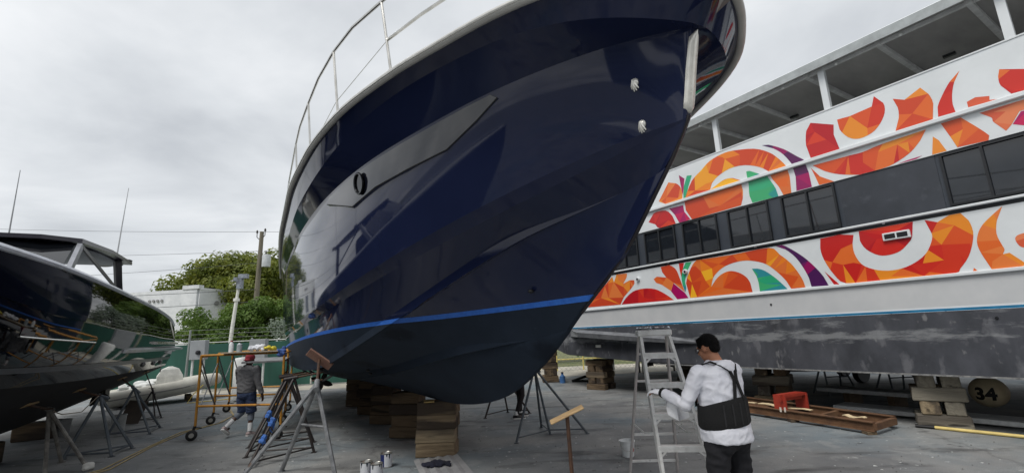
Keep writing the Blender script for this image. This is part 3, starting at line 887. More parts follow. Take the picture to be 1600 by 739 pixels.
# upper side, the projecting ledge, bulwark
fb("upper_side", M_FW, XR, 11.8, 0, .06, 4.300, 4.782)
fb("upper_ledge", M_FW, XR, 11.7, -.075, .2, 4.784, 4.856, bev=.01)
fb("bulwark", M_FW, XR, 11.6, 0.0, .05, 4.858, 5.69)
fb("bulwark_cap", M_FW, XR, 11.6, -.012, .07, 5.692, 5.715)
fb("upper_deck", M_FG, XR, 11.6, .2, 7.2, 4.66, 4.8)
fb("lower_deck_core", mat("dim cabin lining", (70, 66, 62), .7), XR, 11.5, 1.9, 6.8, 3.36, 4.65)
for x in (10.8, 8.4, 6.03, 3.69, 1.22, -1.2, -3.6):
    fb("roof_post", M_FW, x - .055, x + .055, 0.0, .09, 5.717, 6.52)
    fb("roof_post", M_FW, x - .055, x + .055, 7.1, 7.19, 5.0, 6.52)
fb("roof", M_FW, XR, 11.6, -.14, 7.4, 6.60, 6.72, bev=.02)
fb("roof_fascia", mat("grey gutter edge", (150, 155, 156), .5), XR, 11.6, -.16, -.142, 6.52, 6.69)
fb("ceiling", M_CEIL, XR, 11.55, -.1, 7.3, 6.575, 6.598)
for x in [10.0 - 1.21 * k for k in range(14)]:
    fb("roof_beam", mat("grey roof beam", (196, 197, 197), .55), x - .04, x + .04, -.02, 7.2, 6.50, 6.573)
fb("roof_stringer", mat("grey roof beam", (140, 142, 143)), XR, 11.5, .02, .08, 6.515, 6.573)
for x in [9.4 - 1.0 * k for k in range(14)]:
    g = MB(); g.ell((x, FY + .02, 6.50), (.028, .028, .028), n=10, m=6); g.build("rope_light", mat("white lamp globe", (214, 216, 214), .4), ferry, True, world=False)
for x in [5.0, 2.2]:
    g = MB(); g.box((x, FY - 1.6, 6.49), (.18, .07, .05)); g.build("deck_speaker", M_FRAME, ferry, world=False)
# two camera domes, vent hatch, drain holes
for x in (8.84, 7.30):
    g = MB(); g.lathe([(.001, -.02), (.055, -.02), (.06, .03), (.05, .05), (.001, .05)], Matrix.Translation((x, FY + .02, 3.07)) @ Matrix.Rotation(-math.pi / 2, 4, 'X'), 16)
    d = g.build("side_camera", M_FW, ferry, True, world=False)
    g = MB(); g.ell((x - .012, FY + .072, 3.066), (.032, .02, .032), n=12, m=7); g.build("lens", M_GLASS, d, True, world=False)
v = fb("vent_hatch", M_FW, 2.86, 3.24, -.05, .01, 3.05, 3.18, bev=.008)
for x0, x1 in ((2.89, 3.035), (3.06, 3.21)):
    fb("vent_opening", M_FRAME, x0, x1, -.053, -.02, 3.075, 3.155).parent = v
for x, z in ((5.35, 2.13), (2.1, 1.70), (9.47, 1.4)):
    g = MB(); g.lathe([(.001, .0), (.022, .0), (.018, .012), (.001, .012)], Matrix.Translation((x, FY + .002, z)) @ Matrix.Rotation(-math.pi / 2, 4, 'X'), 12)
    g.build("drain", M_FRAME, ferry, world=False)
fb("hull_anode", mat("pale anode", (205, 205, 198), .6), 10.55, 10.75, -.04, .02, 1.26, 1.34, bev=.012)
# the cabin lamps that glow behind the panes
for x in (7.05, 4.75, 8.1):
    g = MB(); g.lathe([(.001, 0), (.05, 0), (.045, .02), (.001, .025)], Matrix.Translation((x, FY - .25, 4.19)), 12)
    g.build("cabin_lamp", mat("warm lamp", (255, 214, 150), .5), ferry, world=False)
# mural: faceted printed shapes 2 mm proud of the side
PAL = {
 'swirl': [(214, 84, 34), (226, 104, 36), (232, 128, 34), (238, 158, 36), (206, 70, 34), (222, 112, 50), (243, 178, 40)],
 'orange': [(214, 84, 40), (224, 104, 42), (228, 124, 60), (206, 70, 36), (234, 140, 44)],
 'red': [(196, 30, 32), (206, 42, 34), (182, 24, 34), (214, 62, 36), (190, 36, 36)],
 'redring': [(196, 36, 32), (208, 56, 34), (218, 84, 38), (226, 108, 44), (232, 140, 40), (204, 46, 34)],
 'magenta': [(168, 10, 92), (150, 12, 88), (182, 20, 96), (196, 24, 84)],
 'purple': [(88, 22, 82), (110, 20, 92), (146, 14, 90), (74, 26, 84), (164, 14, 92)],
 'teal': [(44, 164, 118), (54, 172, 122), (40, 150, 140), (62, 170, 112), (48, 140, 150)],
 'salmon': [(222, 112, 70), (226, 128, 84), (214, 92, 60)],
}
mm = bpy.data.materials.new("printed mural film")
mm.use_nodes = True
_t = mm.node_tree
_a = _t.nodes.new("ShaderNodeVertexColor"); _a.layer_name = "Col"
_t.links.new(_a.outputs["Color"], _t.nodes["Principled BSDF"].inputs["Base Color"])
_t.nodes["Principled BSDF"].inputs["Roughness"].default_value = 0.32
def smooth_poly(pts, corner=0.9):
    """rounds the gentle bends, keeps the sharp tips"""
    n = len(pts); out = []
    for i in range(n):
        p0, p1, p2, p3 = Vector(pts[i - 1]), Vector(pts[i]), Vector(pts[(i + 1) % n]), Vector(pts[(i + 2) % n])
        out.append(p1)
        a0 = (p1 - p0).angle(p2 - p1, 0); a1 = (p2 - p1).angle(p3 - p2, 0)
        if a0 < corner and a1 < corner and (p2 - p1).length > .05 and (a0 > .04 or a1 > .04):
            for t in (.33, .66):
                out.append(0.5 * ((2 * p1) + (p2 - p0) * t + (2 * p0 - 5 * p1 + 4 * p2 - p3) * t * t + (3 * p1 - p0 - 3 * p2 + p3) * t ** 3))
    return out
def facet_mesh(name, poly, pal, seed):
    rr = random.Random(seed)
    P = smooth_poly([Vector(p) for p in poly])
    n = len(P)
    x0, x1 = min(p.x for p in P), max(p.x for p in P); y0, y1 = min(p.y for p in P), max(p.y for p in P)
    pts = list(P)
    area = (x1 - x0) * (y1 - y0)
    for _ in range(int(area * 12) + 1):
        pts.append(Vector((rr.uniform(x0, x1), rr.uniform(y0, y1))))
    vo, eo, fo, *_r = delaunay_2d_cdt(pts, [(i, (i + 1) % n) for i in range(n)], [], 0, 1e-5)
    # merge slivers along the curved edge by giving neighbouring triangles the tone of a coarse cell
    cells = [(rr.uniform(x0, x1), rr.uniform(y0, y1), rr.choice(pal)) for _ in range(int(area * 17) + 3)]
    def inside(q):
        c = False; j = n - 1
        for i in range(n):
            if (P[i].y > q.y) != (P[j].y > q.y) and q.x < (P[j].x - P[i].x) * (q.y - P[i].y) / (P[j].y - P[i].y) + P[i].x:
                c = not c
            j = i
        return c
    me = bpy.data.meshes.new(name)
    fo = [f for f in fo if inside(sum((Vector(vo[i]) for i in f), Vector((0, 0))) / len(f))]
    me.from_pydata([(q[0], FY + .0025, q[1]) for q in vo], [], fo)
    ca = me.color_attributes.new("Col", 'FLOAT_COLOR', 'CORNER')
    for p in me.polygons:
        c = sum((Vector(vo[i]) for i in p.vertices), Vector((0, 0))) / len(p.vertices)
        col = lin(min(cells, key=lambda k: (k[0] - c.x) ** 2 + (k[1] - c.y) ** 2)[2])
        for li in p.loop_indices:
            ca.data[li].color = col
    me.materials.append(mm)
    o = bpy.data.objects.new(name, me); COL.objects.link(o); o.parent = ferry
    return o
def clip_z(poly, z, keep_above):
    out = []
    n = len(poly)
    for i in range(n):
        a, b = poly[i], poly[(i + 1) % n]
        ia, ib = (a[1] >= z) == keep_above, (b[1] >= z) == keep_above
        if ia: out.append(a)
        if ia != ib:
            t = (z - a[1]) / (b[1] - a[1]); out.append((a[0] + (b[0] - a[0]) * t, z))
    return out
_k = 0
def mural_all(dx):
    global _k
    for c, poly in MURAL:
        poly = [(x + dx, z) for x, z in poly]
        zmax = max(p[1] for p in poly)
        bands = [(2.40, 3.298)] if zmax < 3.6 else [(4.302, 4.781), (4.86, 5.69)]
        for lo, hi in bands:
            q = clip_z(clip_z(poly, lo, True), hi, False)
            if len(q) >= 3 and max(p[1] for p in q) - min(p[1] for p in q) > .02 and max(p[0] for p in q) < 11.5:
                _k += 1
                facet_mesh("mural_swirl", q, PAL[c], _k)
mural_all(0)
mural_all(-10.1)

# ------------------------------------------------------------------ timber cribs
def timber_mat(name, c1, c2, c3):
    return mat(name, c1, .9, col2=c2, scale=5, detail=10, stretch=(.35, 2.4, 2.4), bump=1.0, bscale=12, thresh=(.3, .7), spots=[(1.1, .50, c3), (2.6, .60, tuple(v * .6 for v in c1)), (5, .66, tuple(v * .4 for v in c1)), (4, .72, (176, 168, 152))], rand=True)
M_T1 = timber_mat("fresh brown timber", (104, 88, 68), (148, 130, 104), (66, 56, 46))
M_T2 = timber_mat("dark oily timber", (86, 72, 56), (112, 94, 72), (60, 50, 42))
M_T3 = timber_mat("weathered grey timber", (118, 112, 100), (146, 140, 126), (92, 86, 78))
M_T4 = timber_mat("tan weathered timber", (128, 112, 88), (156, 140, 114), (88, 78, 66))
_TM = {}
def timber(ctr, size, rz, m, label, group, tilt=0.0):
    key = tuple(round(v, 3) for v in size) + (m.name,)
    if key not in _TM:
        g = MB(); g.box((0, 0, 0), size, bev=.016)
        me = g.mesh("timber_block"); me.materials.append(m)
        for v in me.vertices:
            v.co += Vector((rng.uniform(-.011, .011), rng.uniform(-.011, .011), rng.uniform(-.0035, .001)))
        _TM[key] = me
    o = bpy.data.objects.new("timber_block", _TM[key]); COL.objects.link(o)
    o.location = ctr; o.rotation_euler = (0, 0, rz + tilt)
    return tag(o, label, "timber", group)
# keel piers under the yacht
keel_dir = math.atan2(YD.y, YD.x)
PIERS = [(0.0, 4, "brown timber in the keel block pier under the yacht's forefoot", M_T1),
         (1.65, 4, "dark timber in the second keel pier behind the yacht's forefoot pier", M_T2),
         (3.35, 4, "dark timber in the third keel pier under the yacht", M_T2),
         (4.9, 4, "dark timber in the fourth keel pier under the yacht", M_T2),
         (6.6, 4, "dark timber in the rearmost keel pier under the yacht", M_T2)]
for k, (s, n, lab, m) in enumerate(PIERS):
    c = YP + YD * s
    hgt = .80 / n
    rz = 0.0 - .04 if k == 0 else (-.25 if k == 1 else -.35)
    for i in range(n):
        wid = .61 if k == 0 else (.56 if i % 2 else .62)
        mm_ = m if k else (M_T1 if i != 1 else M_T4 if i == 1 else M_T1)
        c2 = c + Vector((rng.uniform(-.02, .02), rng.uniform(-.015, .015), hgt * (i + .5)))
        timber(c2, (wid, .36, hgt - .002), rz, [M_T1, M_T4, M_T1, M_T1][i] if k == 0 else m, ['bottom', 'second-lowest', 'third-lowest', 'topmost'][i] + ' ' + lab, "keel pier %d timbers" % (k + 1), rng.uniform(-.03, .03))
# thin wedges on the front pier
g = MB(); g.box((YP.x - .12, YP.y - .1, .806), (.16, .22, .014), .2); tag(g.build("wedge", mat("yellow pine", (176, 150, 96), .8, bump=.3)), "small yellow pine wedge on top of the front keel pier", "wedge")
g = MB(); g.box((-3.36, 11.62, .28), (.2, .02, .3), .1, bev=.01); tag(g.build("white_rag", mat("white cloth", (214, 214, 210), .9)), "white rag hanging on the fourth keel pier", "rag")
COURSE = ['bottom', 'second', 'third', 'fourth', 'fifth']
def crib(org, dx, n, hgt, mats_, lab, grp, long_first=True, L=.66, D_=.62):
    """log-cabin crib: pairs of timbers, turned a right angle each course"""
    dx = Vector((dx[0], dx[1], 0)).normalized(); dy = Vector((-dx.y, dx.x, 0))
    rz = math.atan2(dx.y, dx.x)
    t = .2
    for i in range(n):
        z = hgt * (i + .5)
        for j in (0, 1):
            if (i % 2 == 0) == long_first:
                c = Vector(org) + dx * (L / 2) + dy * (t / 2 + j * (D_ - t)) + Vector((0, 0, z))
                timber(c, (L, t, hgt - .003), rz, rng.choice(mats_), ('%s-course %s ' % (COURSE[i], ('yard-side', 'inner')[j])) + lab, grp, rng.uniform(-.02, .02))
            else:
                c = Vector(org) + dx * (.12 + t / 2 - .02 + j * (L - t - .16)) + dy * (D_ / 2) + Vector((0, 0, z))
                timber(c, (D_, t + .04, hgt - .003), rz + math.pi / 2, rng.choice(mats_), ('%s-course %s crosswise ' % (COURSE[i], ('bow-side', 'stern-side')[j])) + lab, grp, rng.uniform(-.02, .02))
crib((6.46, 8.06, 0), (.80, -.60), 4, .2115, [M_T3, M_T4, M_T3], "grey timber in the ferry crib beside the numbered buoy", "ferry crib beside the buoys")
crib((5.20, 10.82, 0), (.80, -.60), 4, .2115, [M_T3, M_T4, M_T2], "weathered timber in the ferry crib behind the red bracket", "ferry crib behind the red bracket", L=.72)
crib((2.08, 14.92, 0), (.72, -.70), 5, .175, [M_T2, M_T4], "brown timber in the crib under the ferry's bow end", "ferry crib at the bow end")
crib((5.0, 15.3, 0), (.8, -.6), 4, .2115, [M_T3, M_T2], "grey timber in the ferry crib behind the step ladder", "ferry crib behind the step ladder")
crib((.88, 17.3, 0), (1, 0), 5, .23, [M_T2], "dark timber in the tall far crib under the ferry's stem", "ferry crib under the stem", L=.56)
crib((8.6, 4.6, 0), (.80, -.60), 4, .2115, [M_T3, M_T4], "weathered timber in the ferry crib past the yellow pole", "ferry crib past the yellow pole")
# ------------------------------------------------------------------ jack stands
M_GALV = mat("galvanised tube", (150, 152, 154), .5, .35, col2=(112, 114, 117), scale=9, bump=.1, spots=[(5, .66, (112, 88, 70))])
M_DARKT = mat("dark painted tube", (46, 44, 46), .55, .3, col2=(66, 58, 54), scale=8, spots=[(4, .64, (92, 66, 52))])
M_GREYT = mat("grey blue painted tube", (76, 84, 92), .55, .2, col2=(96, 102, 106), scale=7, spots=[(5, .68, (140, 140, 138))])
M_WHT = mat("chipped white tube", (150, 146, 138), .6, .1, col2=(92, 88, 84), scale=6, spots=[(4, .6, (74, 68, 64))])
M_RUST = mat("rusty screw", (92, 66, 50), .75, .3, col2=(66, 50, 42), scale=14, bump=.3)
M_PLY = mat("worn plywood", (186, 158, 116), .8, col2=(160, 132, 96), scale=4, stretch=(1, 6, 6), bump=.2)
M_PLYR = mat("reddish stained plywood", (128, 92, 80), .8, col2=(150, 116, 100), scale=6, bump=.2, spots=[(4, .62, (172, 160, 150))])
def jack_stand(feet, collar, tip, m, label, rad=.024, pad=None, pad_n=None, pad_m=None, braces=((0, 1), (1, 2), (2, 0)), group=None, pad_up=None, brace_z=.07):
    ctr = sum((Vector((f[0], f[1], 0)) for f in feet), Vector()) / len(feet)
    root = tag(empty("jack_stand", ctr), label, "jack stand", group)
    collar, tip = Vector(collar), Vector(tip)
    P = []
    for f in feet:
        f = Vector((f[0], f[1], 0))
        g = MB(); top = collar + (f - collar).normalized() * .03
        bend = f.lerp(top, .82)
        g.tube([f + Vector((0, 0, .012)), bend, top], rad, 8)
        d = (f - ctr); d.z = 0
        lg = g.build("leg", m, root, True)
        g = MB(); g.box((f.x, f.y, .006), (.075, .075, .011)); g.build("foot_plate", m, lg)
        P.append((f, top))
    for i, j in braces:
        a = P[i][0].lerp(P[i][1], brace_z); b = P[j][0].lerp(P[j][1], brace_z)
        g = MB(); g.tube([a, b], rad * .62, 6); g.build("brace", m, root, True)
    ax = (tip - collar).normalized()
    g = MB(); g.tube([collar - ax * .16, collar + ax * .06], rad * 1.35, 10); g.build("collar", m, root, True)
    g = MB(); g.tube([collar, tip], rad * .72, 8)
    sc = g.build("screw", M_RUST, root, True)
    g = MB(); g.tube([collar + ax * .08 - YN * .07, collar + ax * .08 + YN * .07], rad * .4, 6); g.build("screw_handle", M_RUST, sc, True)
    if pad:
        n = Vector(pad_n).normalized()
        u = Vector(pad_up or (0, 0, 1)); u = (u - n * u.dot(n)).normalized(); w = n.cross(u)
        M = Matrix(((w.x, u.x, n.x, tip.x), (w.y, u.y, n.y, tip.y), (w.z, u.z, n.z, tip.z), (0, 0, 0, 1)))
        g = MB(); g.box(None, (pad[0], pad[1], pad[2]), M=M @ Matrix.Translation((0, 0, pad[2] / 2)), bev=.006); g.build("pad", pad_m or M_PLY, root)
    return root
def hull_side_pt(s, t):      # between strake and chine on the starboard bottom
    b0, z0 = line_pt('strake', s); b1, z1 = line_pt('chine', s)
    return YW(s, b0 + .08 + (b1 - b0 - .06) * t, z0 + (z1 - z0) * t)
pn = (-YN * .55 + Vector((0, 0, -.83)))
pnA = (-YN * .45 + Vector((0, 0, -.5)) - YD * .72).normalized()
wA = (YN * .84 + Vector((0, 0, -.54))); wA = (wA - pnA * wA.dot(pnA)).normalized()
tipA = YW(.55, 1.72, 1.52)
jack_stand([(-3.72, 6.45), (-3.46, 7.18), (-2.42, 6.52)], (-2.86, 6.85, 1.22), tipA, M_GALV, "bare galvanised jack stand with a wooden pad against the yacht's chine", .03, (.42, .15, .035), -pnA, M_PLYR, pad_up=wA.cross(-pnA), group=None, braces=((1, 2),), brace_z=.55)
def blue_wrap(root, a, b, ts):
    for t in ts:
        c = Vector(a).lerp(Vector(b), t); d = (Vector(b) - Vector(a)).normalized()
        g = MB()
        pts = [c + d * (k * .022) for k in range(-3, 4)]
        g.tube(pts, [.03 + rng.uniform(0, .022) for _ in pts], 7)
        for _ in range(3):
            e_ = c + d * rng.uniform(-.06, .06)
            g.tube([e_, e_ + Vector((rng.uniform(-.05, .05), rng.uniform(-.05, .05), -.05)), e_ + Vector((rng.uniform(-.05, .05), rng.uniform(-.05, .05), -.12))], [.014, .02, .006], 5)
        g.build("tape_wrap", mat("loose blue tape", (58, 100, 168), .6), root)
BST = [([(-4.05, 7.37), (-3.45, 8.25), (-4.30, 8.15)], (-3.78, 8.12, 1.22), (1.35, .86), "dark jack stand wrapped in loose blue tape beside the galvanised stand"),
       ([(-4.50, 8.10), (-3.80, 9.05), (-4.72, 8.95)], (-4.22, 8.85, 1.20), (2.4, .9), "dark jack stand with blue tape on one leg, between two dark stands"),
       ([(-4.86, 8.82), (-4.16, 9.70), (-5.05, 9.6)], (-4.55, 9.45, 1.18), (3.3, .92), "dark jack stand nearest the yellow scaffold's end posts")]
for k, (ft, co, (s, t), lab) in enumerate(BST):
    tp = hull_side_pt(s, t) + Vector((0, 0, -.03)) - YN * .02
    r_ = jack_stand(ft, co, tp, M_DARKT, lab, .022, (.34, .12, .03), -pn, mat("black padded head", (34, 32, 34), .7, bump=.3), pad_up=YD.cross(pn))
    if k < 2:
        blue_wrap(r_, (ft[0][0], ft[0][1], 0), co, (.30, .48) if k == 0 else (.5,))
# stands on the far side of the yacht
def port_pt(s, t):
    b0, z0 = line_pt('strake', s); b1, z1 = line_pt('chine', s)
    return YW(s, -(b0 + .06 + (b1 - b0 - .06) * t), z0 + (z1 - z0) * t)
jack_stand([(-.08, 8.26), (.52, 8.82), (1.17, 8.75), (.40, 9.46)], (.30, 8.72, 1.16), port_pt(-.1, .8) + Vector((.02, 0, -.02)), M_GREYT, "grey four-legged jack stand at the far side of the yacht's bow", .021, (.3, .12, .03), (-.5, -.2, .8), braces=((0, 1), (1, 2), (1, 3)))
jack_stand([(-.76, 10.72), (-.28, 11.36), (.22, 11.12)], (-.42, 11.05, .98), port_pt(2.3, .85) + Vector((0, 0, -.02)), M_DARKT, "dark jack stand behind the legs of the person in black leggings", .02, (.3, .12, .03), (-.5, -.2, .8), braces=((0, 1), (1, 2)))
# free-standing stand with a tilted plank pad, in front of the bow
jack_stand([(.10, 4.42), (.84, 4.35), (.46, 5.05)], (.455, 4.62, .36), (.44, 4.60, 1.02), mat("brown worn steel", (72, 62, 56), .6, .4, col2=(54, 48, 44), scale=9, bump=.2), "spare jack stand with a bare tilted plank pad, beside the step ladder", .026, (.34, .11, .018), (-.38, -.12, .92), M_PLY, pad_up=(0, 1, 0), brace_z=.1)

# ------------------------------------------------------------------ small things on the ground near the yacht
M_CANW = mat("paint can white label", (196, 198, 204), .4, col2=(206, 208, 210), scale=3)
M_CANB = mat("paint can navy label", (24, 36, 84), .4)
M_TIN = mat("tinned steel", (168, 166, 160), .3, .9)
def paint_can(x, y, ang, lab, open_=True):
    r_ = tag(empty("paint_can", (x, y, 0), ang), lab, "paint can")
    g = MB(); g.lathe([(.001, .0), (.081, .0), (.083, .006), (.081, .012), (.081, .183), (.084, .19), (.078, .193), (.074, .188), (.073, .03), (.001, .03)], None, 28); g.build("tin", M_TIN, r_, True, world=False)
    a0 = [math.pi * 2 * k / 40 for k in range(41)]
    g = MB()
    for k in range(40):
        if k >= 22: continue
        a, b = a0[k], a0[k + 1]
        g.add([(.0822 * math.cos(a), .0822 * math.sin(a), .016), (.0822 * math.cos(b), .0822 * math.sin(b), .016), (.0822 * math.cos(b), .0822 * math.sin(b), .178), (.0822 * math.cos(a), .0822 * math.sin(a), .178)], [(0, 1, 2, 3)])
    g.build("white_label", M_CANW, r_, world=False)
    g = MB()
    for k in range(22, 40):
        a, b = a0[k], a0[k + 1]
        g.add([(.0822 * math.cos(a), .0822 * math.sin(a), .016), (.0822 * math.cos(b), .0822 * math.sin(b), .016), (.0822 * math.cos(b), .0822 * math.sin(b), .178), (.0822 * math.cos(a), .0822 * math.sin(a), .178)], [(0, 1, 2, 3)])
    g.build("navy_label", M_CANB, r_, world=False)
    for k in range(6):      # dribbles of spilled paint below the rim
        g = MB(); a = rng.uniform(0, 6.28); w = rng.uniform(.08, .2); h = rng.uniform(.03, .07)
        g.add([(.0832 * math.cos(a - w), .0832 * math.sin(a - w), .188), (.0832 * math.cos(a + w), .0832 * math.sin(a + w), .188), (.0832 * math.cos(a + w * .4), .0832 * math.sin(a + w * .4), .188 - h), (.0832 * math.cos(a - w * .3), .0832 * math.sin(a - w * .3), .188 - h)], [(0, 1, 2, 3)])
        g.build("paint_drip", M_ANTI, r_, world=False)
    g = MB(); g.lathe([(.001, .12), (.0725, .12), (.0725, .118), (.001, .118)], None, 20); g.build("paint_surface", M_ANTI, r_, world=False)
    g = MB(); g.tube([(.084 * math.cos(t), .084 * math.sin(t) * .2 + .084 * 0, .15 - .10 * math.sin(t) ** 1) if False else (.086 * math.cos(t), -.086 - .012 * math.sin(t), .15 - .09 * math.sin(t)) for t in [math.pi * k / 12 for k in range(13)]], .0022, 5)
    g.build("wire_handle", M_TIN, r_, world=False)
paint_can(-2.10, 6.74, 2.9, "paint can with a mostly white label, beside a can half navy blue")
paint_can(-1.93, 6.62, 3.9, "paint can half white half navy, in front of the other two cans")
paint_can(-1.95, 7.17, 4.6, "paint can with navy blue label standing behind the other two cans")
# cardboard sheet with a dark rag in front of the forefoot pier
g = MB()
for i in range(9):
    t0, t1 = i / 9, (i + 1) / 9
    a = Vector((-1.60, 7.36, .01)).lerp(Vector((-.98, 7.56, .012)), t0); b = Vector((-1.60, 7.36, .01)).lerp(Vector((-.98, 7.56, .012)), t1)
    d = Vector((.42, -1.25, 0))
    zz = .012 + .02 * (i % 2)
    g.add([a + Vector((0, 0, zz)), b + Vector((0, 0, .012 + .02 * ((i + 1) % 2))), b + d + Vector((0, 0, .012 + .02 * ((i + 1) % 2))), a + d + Vector((0, 0, zz))], [(0, 1, 2, 3)])
tag(g.build("cardboard_sheet", mat("grey flattened carton", (150, 150, 150), .85, col2=(128, 128, 130), scale=3)), "flattened pale grey carton on the asphalt before the front keel pier", "cardboard")
g = MB()
for k in range(46):
    a = rng.uniform(0, 6.28); r__ = rng.uniform(0, .16)
    g.ell((-1.20 + r__ * 1.25 * math.cos(a), 6.98 + r__ * .6 * math.sin(a), .05 + .05 * (1 - r__ / .16) * rng.random()), (rng.uniform(.03, .07), rng.uniform(.03, .05), rng.uniform(.015, .035)), Euler((rng.uniform(-.5, .5), rng.uniform(-.5, .5), a)).to_matrix(), 8, 5)
rag = remeshed(g, "dark_rag", mat("navy rag", (24, 26, 40), .95, bump=.4), None, .012, 2); tag(rag, "crumpled dark navy rag lying on the flattened carton", "rag")
# white bucket
bk = tag(empty("bucket", (1.52, 7.16, 0)), "small white plastic bucket with red print standing left of the ladder's foot", "bucket")
g = MB(); g.lathe([(.001, .0), (.082, .0), (.085, .006), (.107, .20), (.113, .2), (.113, .215), (.105, .215), (.08, .012), (.001, .012)], None, 26); g.build("pail", mat("white pail plastic", (214, 216, 216), .45), bk, True, world=False)
g = MB()
for k in range(3):
    a = 5.2 + .16 * k; b = a + .11
    g.add([(.0965 * math.cos(a), .0965 * math.sin(a), .075), (.0965 * math.cos(b), .0965 * math.sin(b), .075), (.100 * math.cos(b), .100 * math.sin(b), .13 - .02 * (k % 2)), (.100 * math.cos(a), .100 * math.sin(a), .12)], [(0, 1, 2, 3)])
g.build("red_print", mat("red print", (186, 50, 38), .5), bk, world=False)
g = MB(); g.tube([(.112 * math.cos(t), -.112 - .0 * math.sin(t), .19 - .1 * math.sin(t)) for t in [math.pi * k / 12 for k in range(13)]], .0025, 5); g.build("wire_handle", M_TIN, bk, world=False)

# ------------------------------------------------------------------ aluminium step ladder
M_ALU = mat("worn aluminium", (228, 228, 226), .5, .05, col2=(206, 205, 202), scale=12, bump=.06, spots=[(9, .70, (120, 116, 112)), (5, .70, (206, 206, 204))])
lad = tag(empty("step_ladder", (1.58, 5.35, 0)), "worn aluminium step ladder with paint smears standing open beside the man in white", "ladder")
FL, FR = Vector((1.40, 4.95, 0)), Vector((1.91, 4.86, 0))
BL, BR = Vector((1.22, 5.83, 0)), Vector((1.78, 5.79, 0))
CL, CR = Vector((1.375, 5.30, 1.73)), Vector((1.675, 5.26, 1.73))
def frail(t, side):
    a, b = (FL, CL) if side < 0 else (FR, CR)
    return a.lerp(b, t)
bo = Vector((0, .07, 0))
for a, b in ((FL, CL), (FR, CR)):
    g = MB(); g.beam(a, b + Vector((0, 0, -.02)), .030, .078, up=(0, -1, .2)); g.build("front_rail", M_ALU, lad)
for a, b in ((BL, CL + bo), (BR, CR + bo)):
    g = MB(); g.beam(a, b + Vector((0, 0, -.05)), .022, .045, up=(0, -1, .2)); g.build("rear_rail", mat("dull pinkish rail", (196, 188, 186), .5, .1, col2=(176, 170, 168), scale=10), lad)
for k in range(1, 6):
    t = k * .30 / 1.73
    a, b = frail(t, -1), frail(t, 1)
    g = MB(); g.beam(a, b, .085, .028, bev=.004)
    g.beam(a + Vector((0, -.038, -.022)), b + Vector((0, -.038, -.022)), .006, .04)
    stp = g.build("step", M_ALU, lad)
    g = MB()
    for p, q in ((a, b), (b, a)):
        d = (q - p).normalized()
        dn = (frail(max(t - .055, 0), -1 if p is a else 1) - p)
        g.beam(p + dn * .95 + Vector((0, -.03, 0)), p + d * .085 + Vector((0, -.03, -.02)), .004, .018)
    g.build("gusset", M_ALU, stp)
    rb = (BL.lerp(CL + bo, t), BR.lerp(CR + bo, t))
    g = MB(); g.beam(rb[0], rb[1], .03, .022); g.build("rear_bar", M_ALU, lad)
for sd, (f, bk_) in enumerate(((FL, BL), (FR, BR))):
    c = CL if sd == 0 else CR
    p, q = f.lerp(c, .42), bk_.lerp(c + bo, .42)
    mid_ = p.lerp(q, .5) + Vector((0, 0, -.05))
    g = MB(); g.beam(p, mid_, .004, .02); g.beam(mid_, q, .004, .02); g.build("spreader", M_ALU, lad)
g = MB(); g.beam(CL + Vector((-.035, .02, .0)), CR + Vector((.035, .02, 0)), .17, .065, bev=.012)
cap = g.build("top_cap", M_ALU, lad)
for a in (FL, FR, BL, BR):
    g = MB(); g.box((a.x, a.y, .02), (.05, .075, .04), bev=.006); g.build("rubber_foot", M_BLACK, lad)
for k, (t, sd) in enumerate(((.44, -1), (.62, -1))):
    p = frail(t, sd)
    g = MB(); d = (CL - FL).normalized(); g.beam(p - d * .03, p + d * .03, .029, .068, up=(0, -1, .2)); g.build("tape_patch", mat("faded blue tape", (110, 132, 156), .7), lad)
# crumpled foil sheet lying on the cap
g = MB()
n_ = 14
vs = []
for i in range(n_):
    for j in range(7):
        p = (CL + Vector((-.01, 0, 0))).lerp(CR + Vector((.01, 0, 0)), i / (n_ - 1)) + Vector((0, -.06 + .16 * j / 6 + .02 * noise.noise((i * .7, j * .9, 1.)), .045 + .03 * noise.noise((i * .9, j * 1.1, 3.)) + .008))
        vs.append(p)
fs = [(i * 7 + j, i * 7 + j + 1, i * 7 + 8 + j, i * 7 + 7 + j) for i in range(n_ - 1) for j in range(6)]
g.add([p + Vector((0, 0, .003)) for p in vs] + vs, fs + [tuple(x + len(vs) for x in f[::-1]) for f in fs])
tag(g.build("foil_sheet", mat("crumpled foil", (190, 194, 200), .3, .6)), "crumpled silvery plastic sheet draped over the ladder's top cap", "sheet")
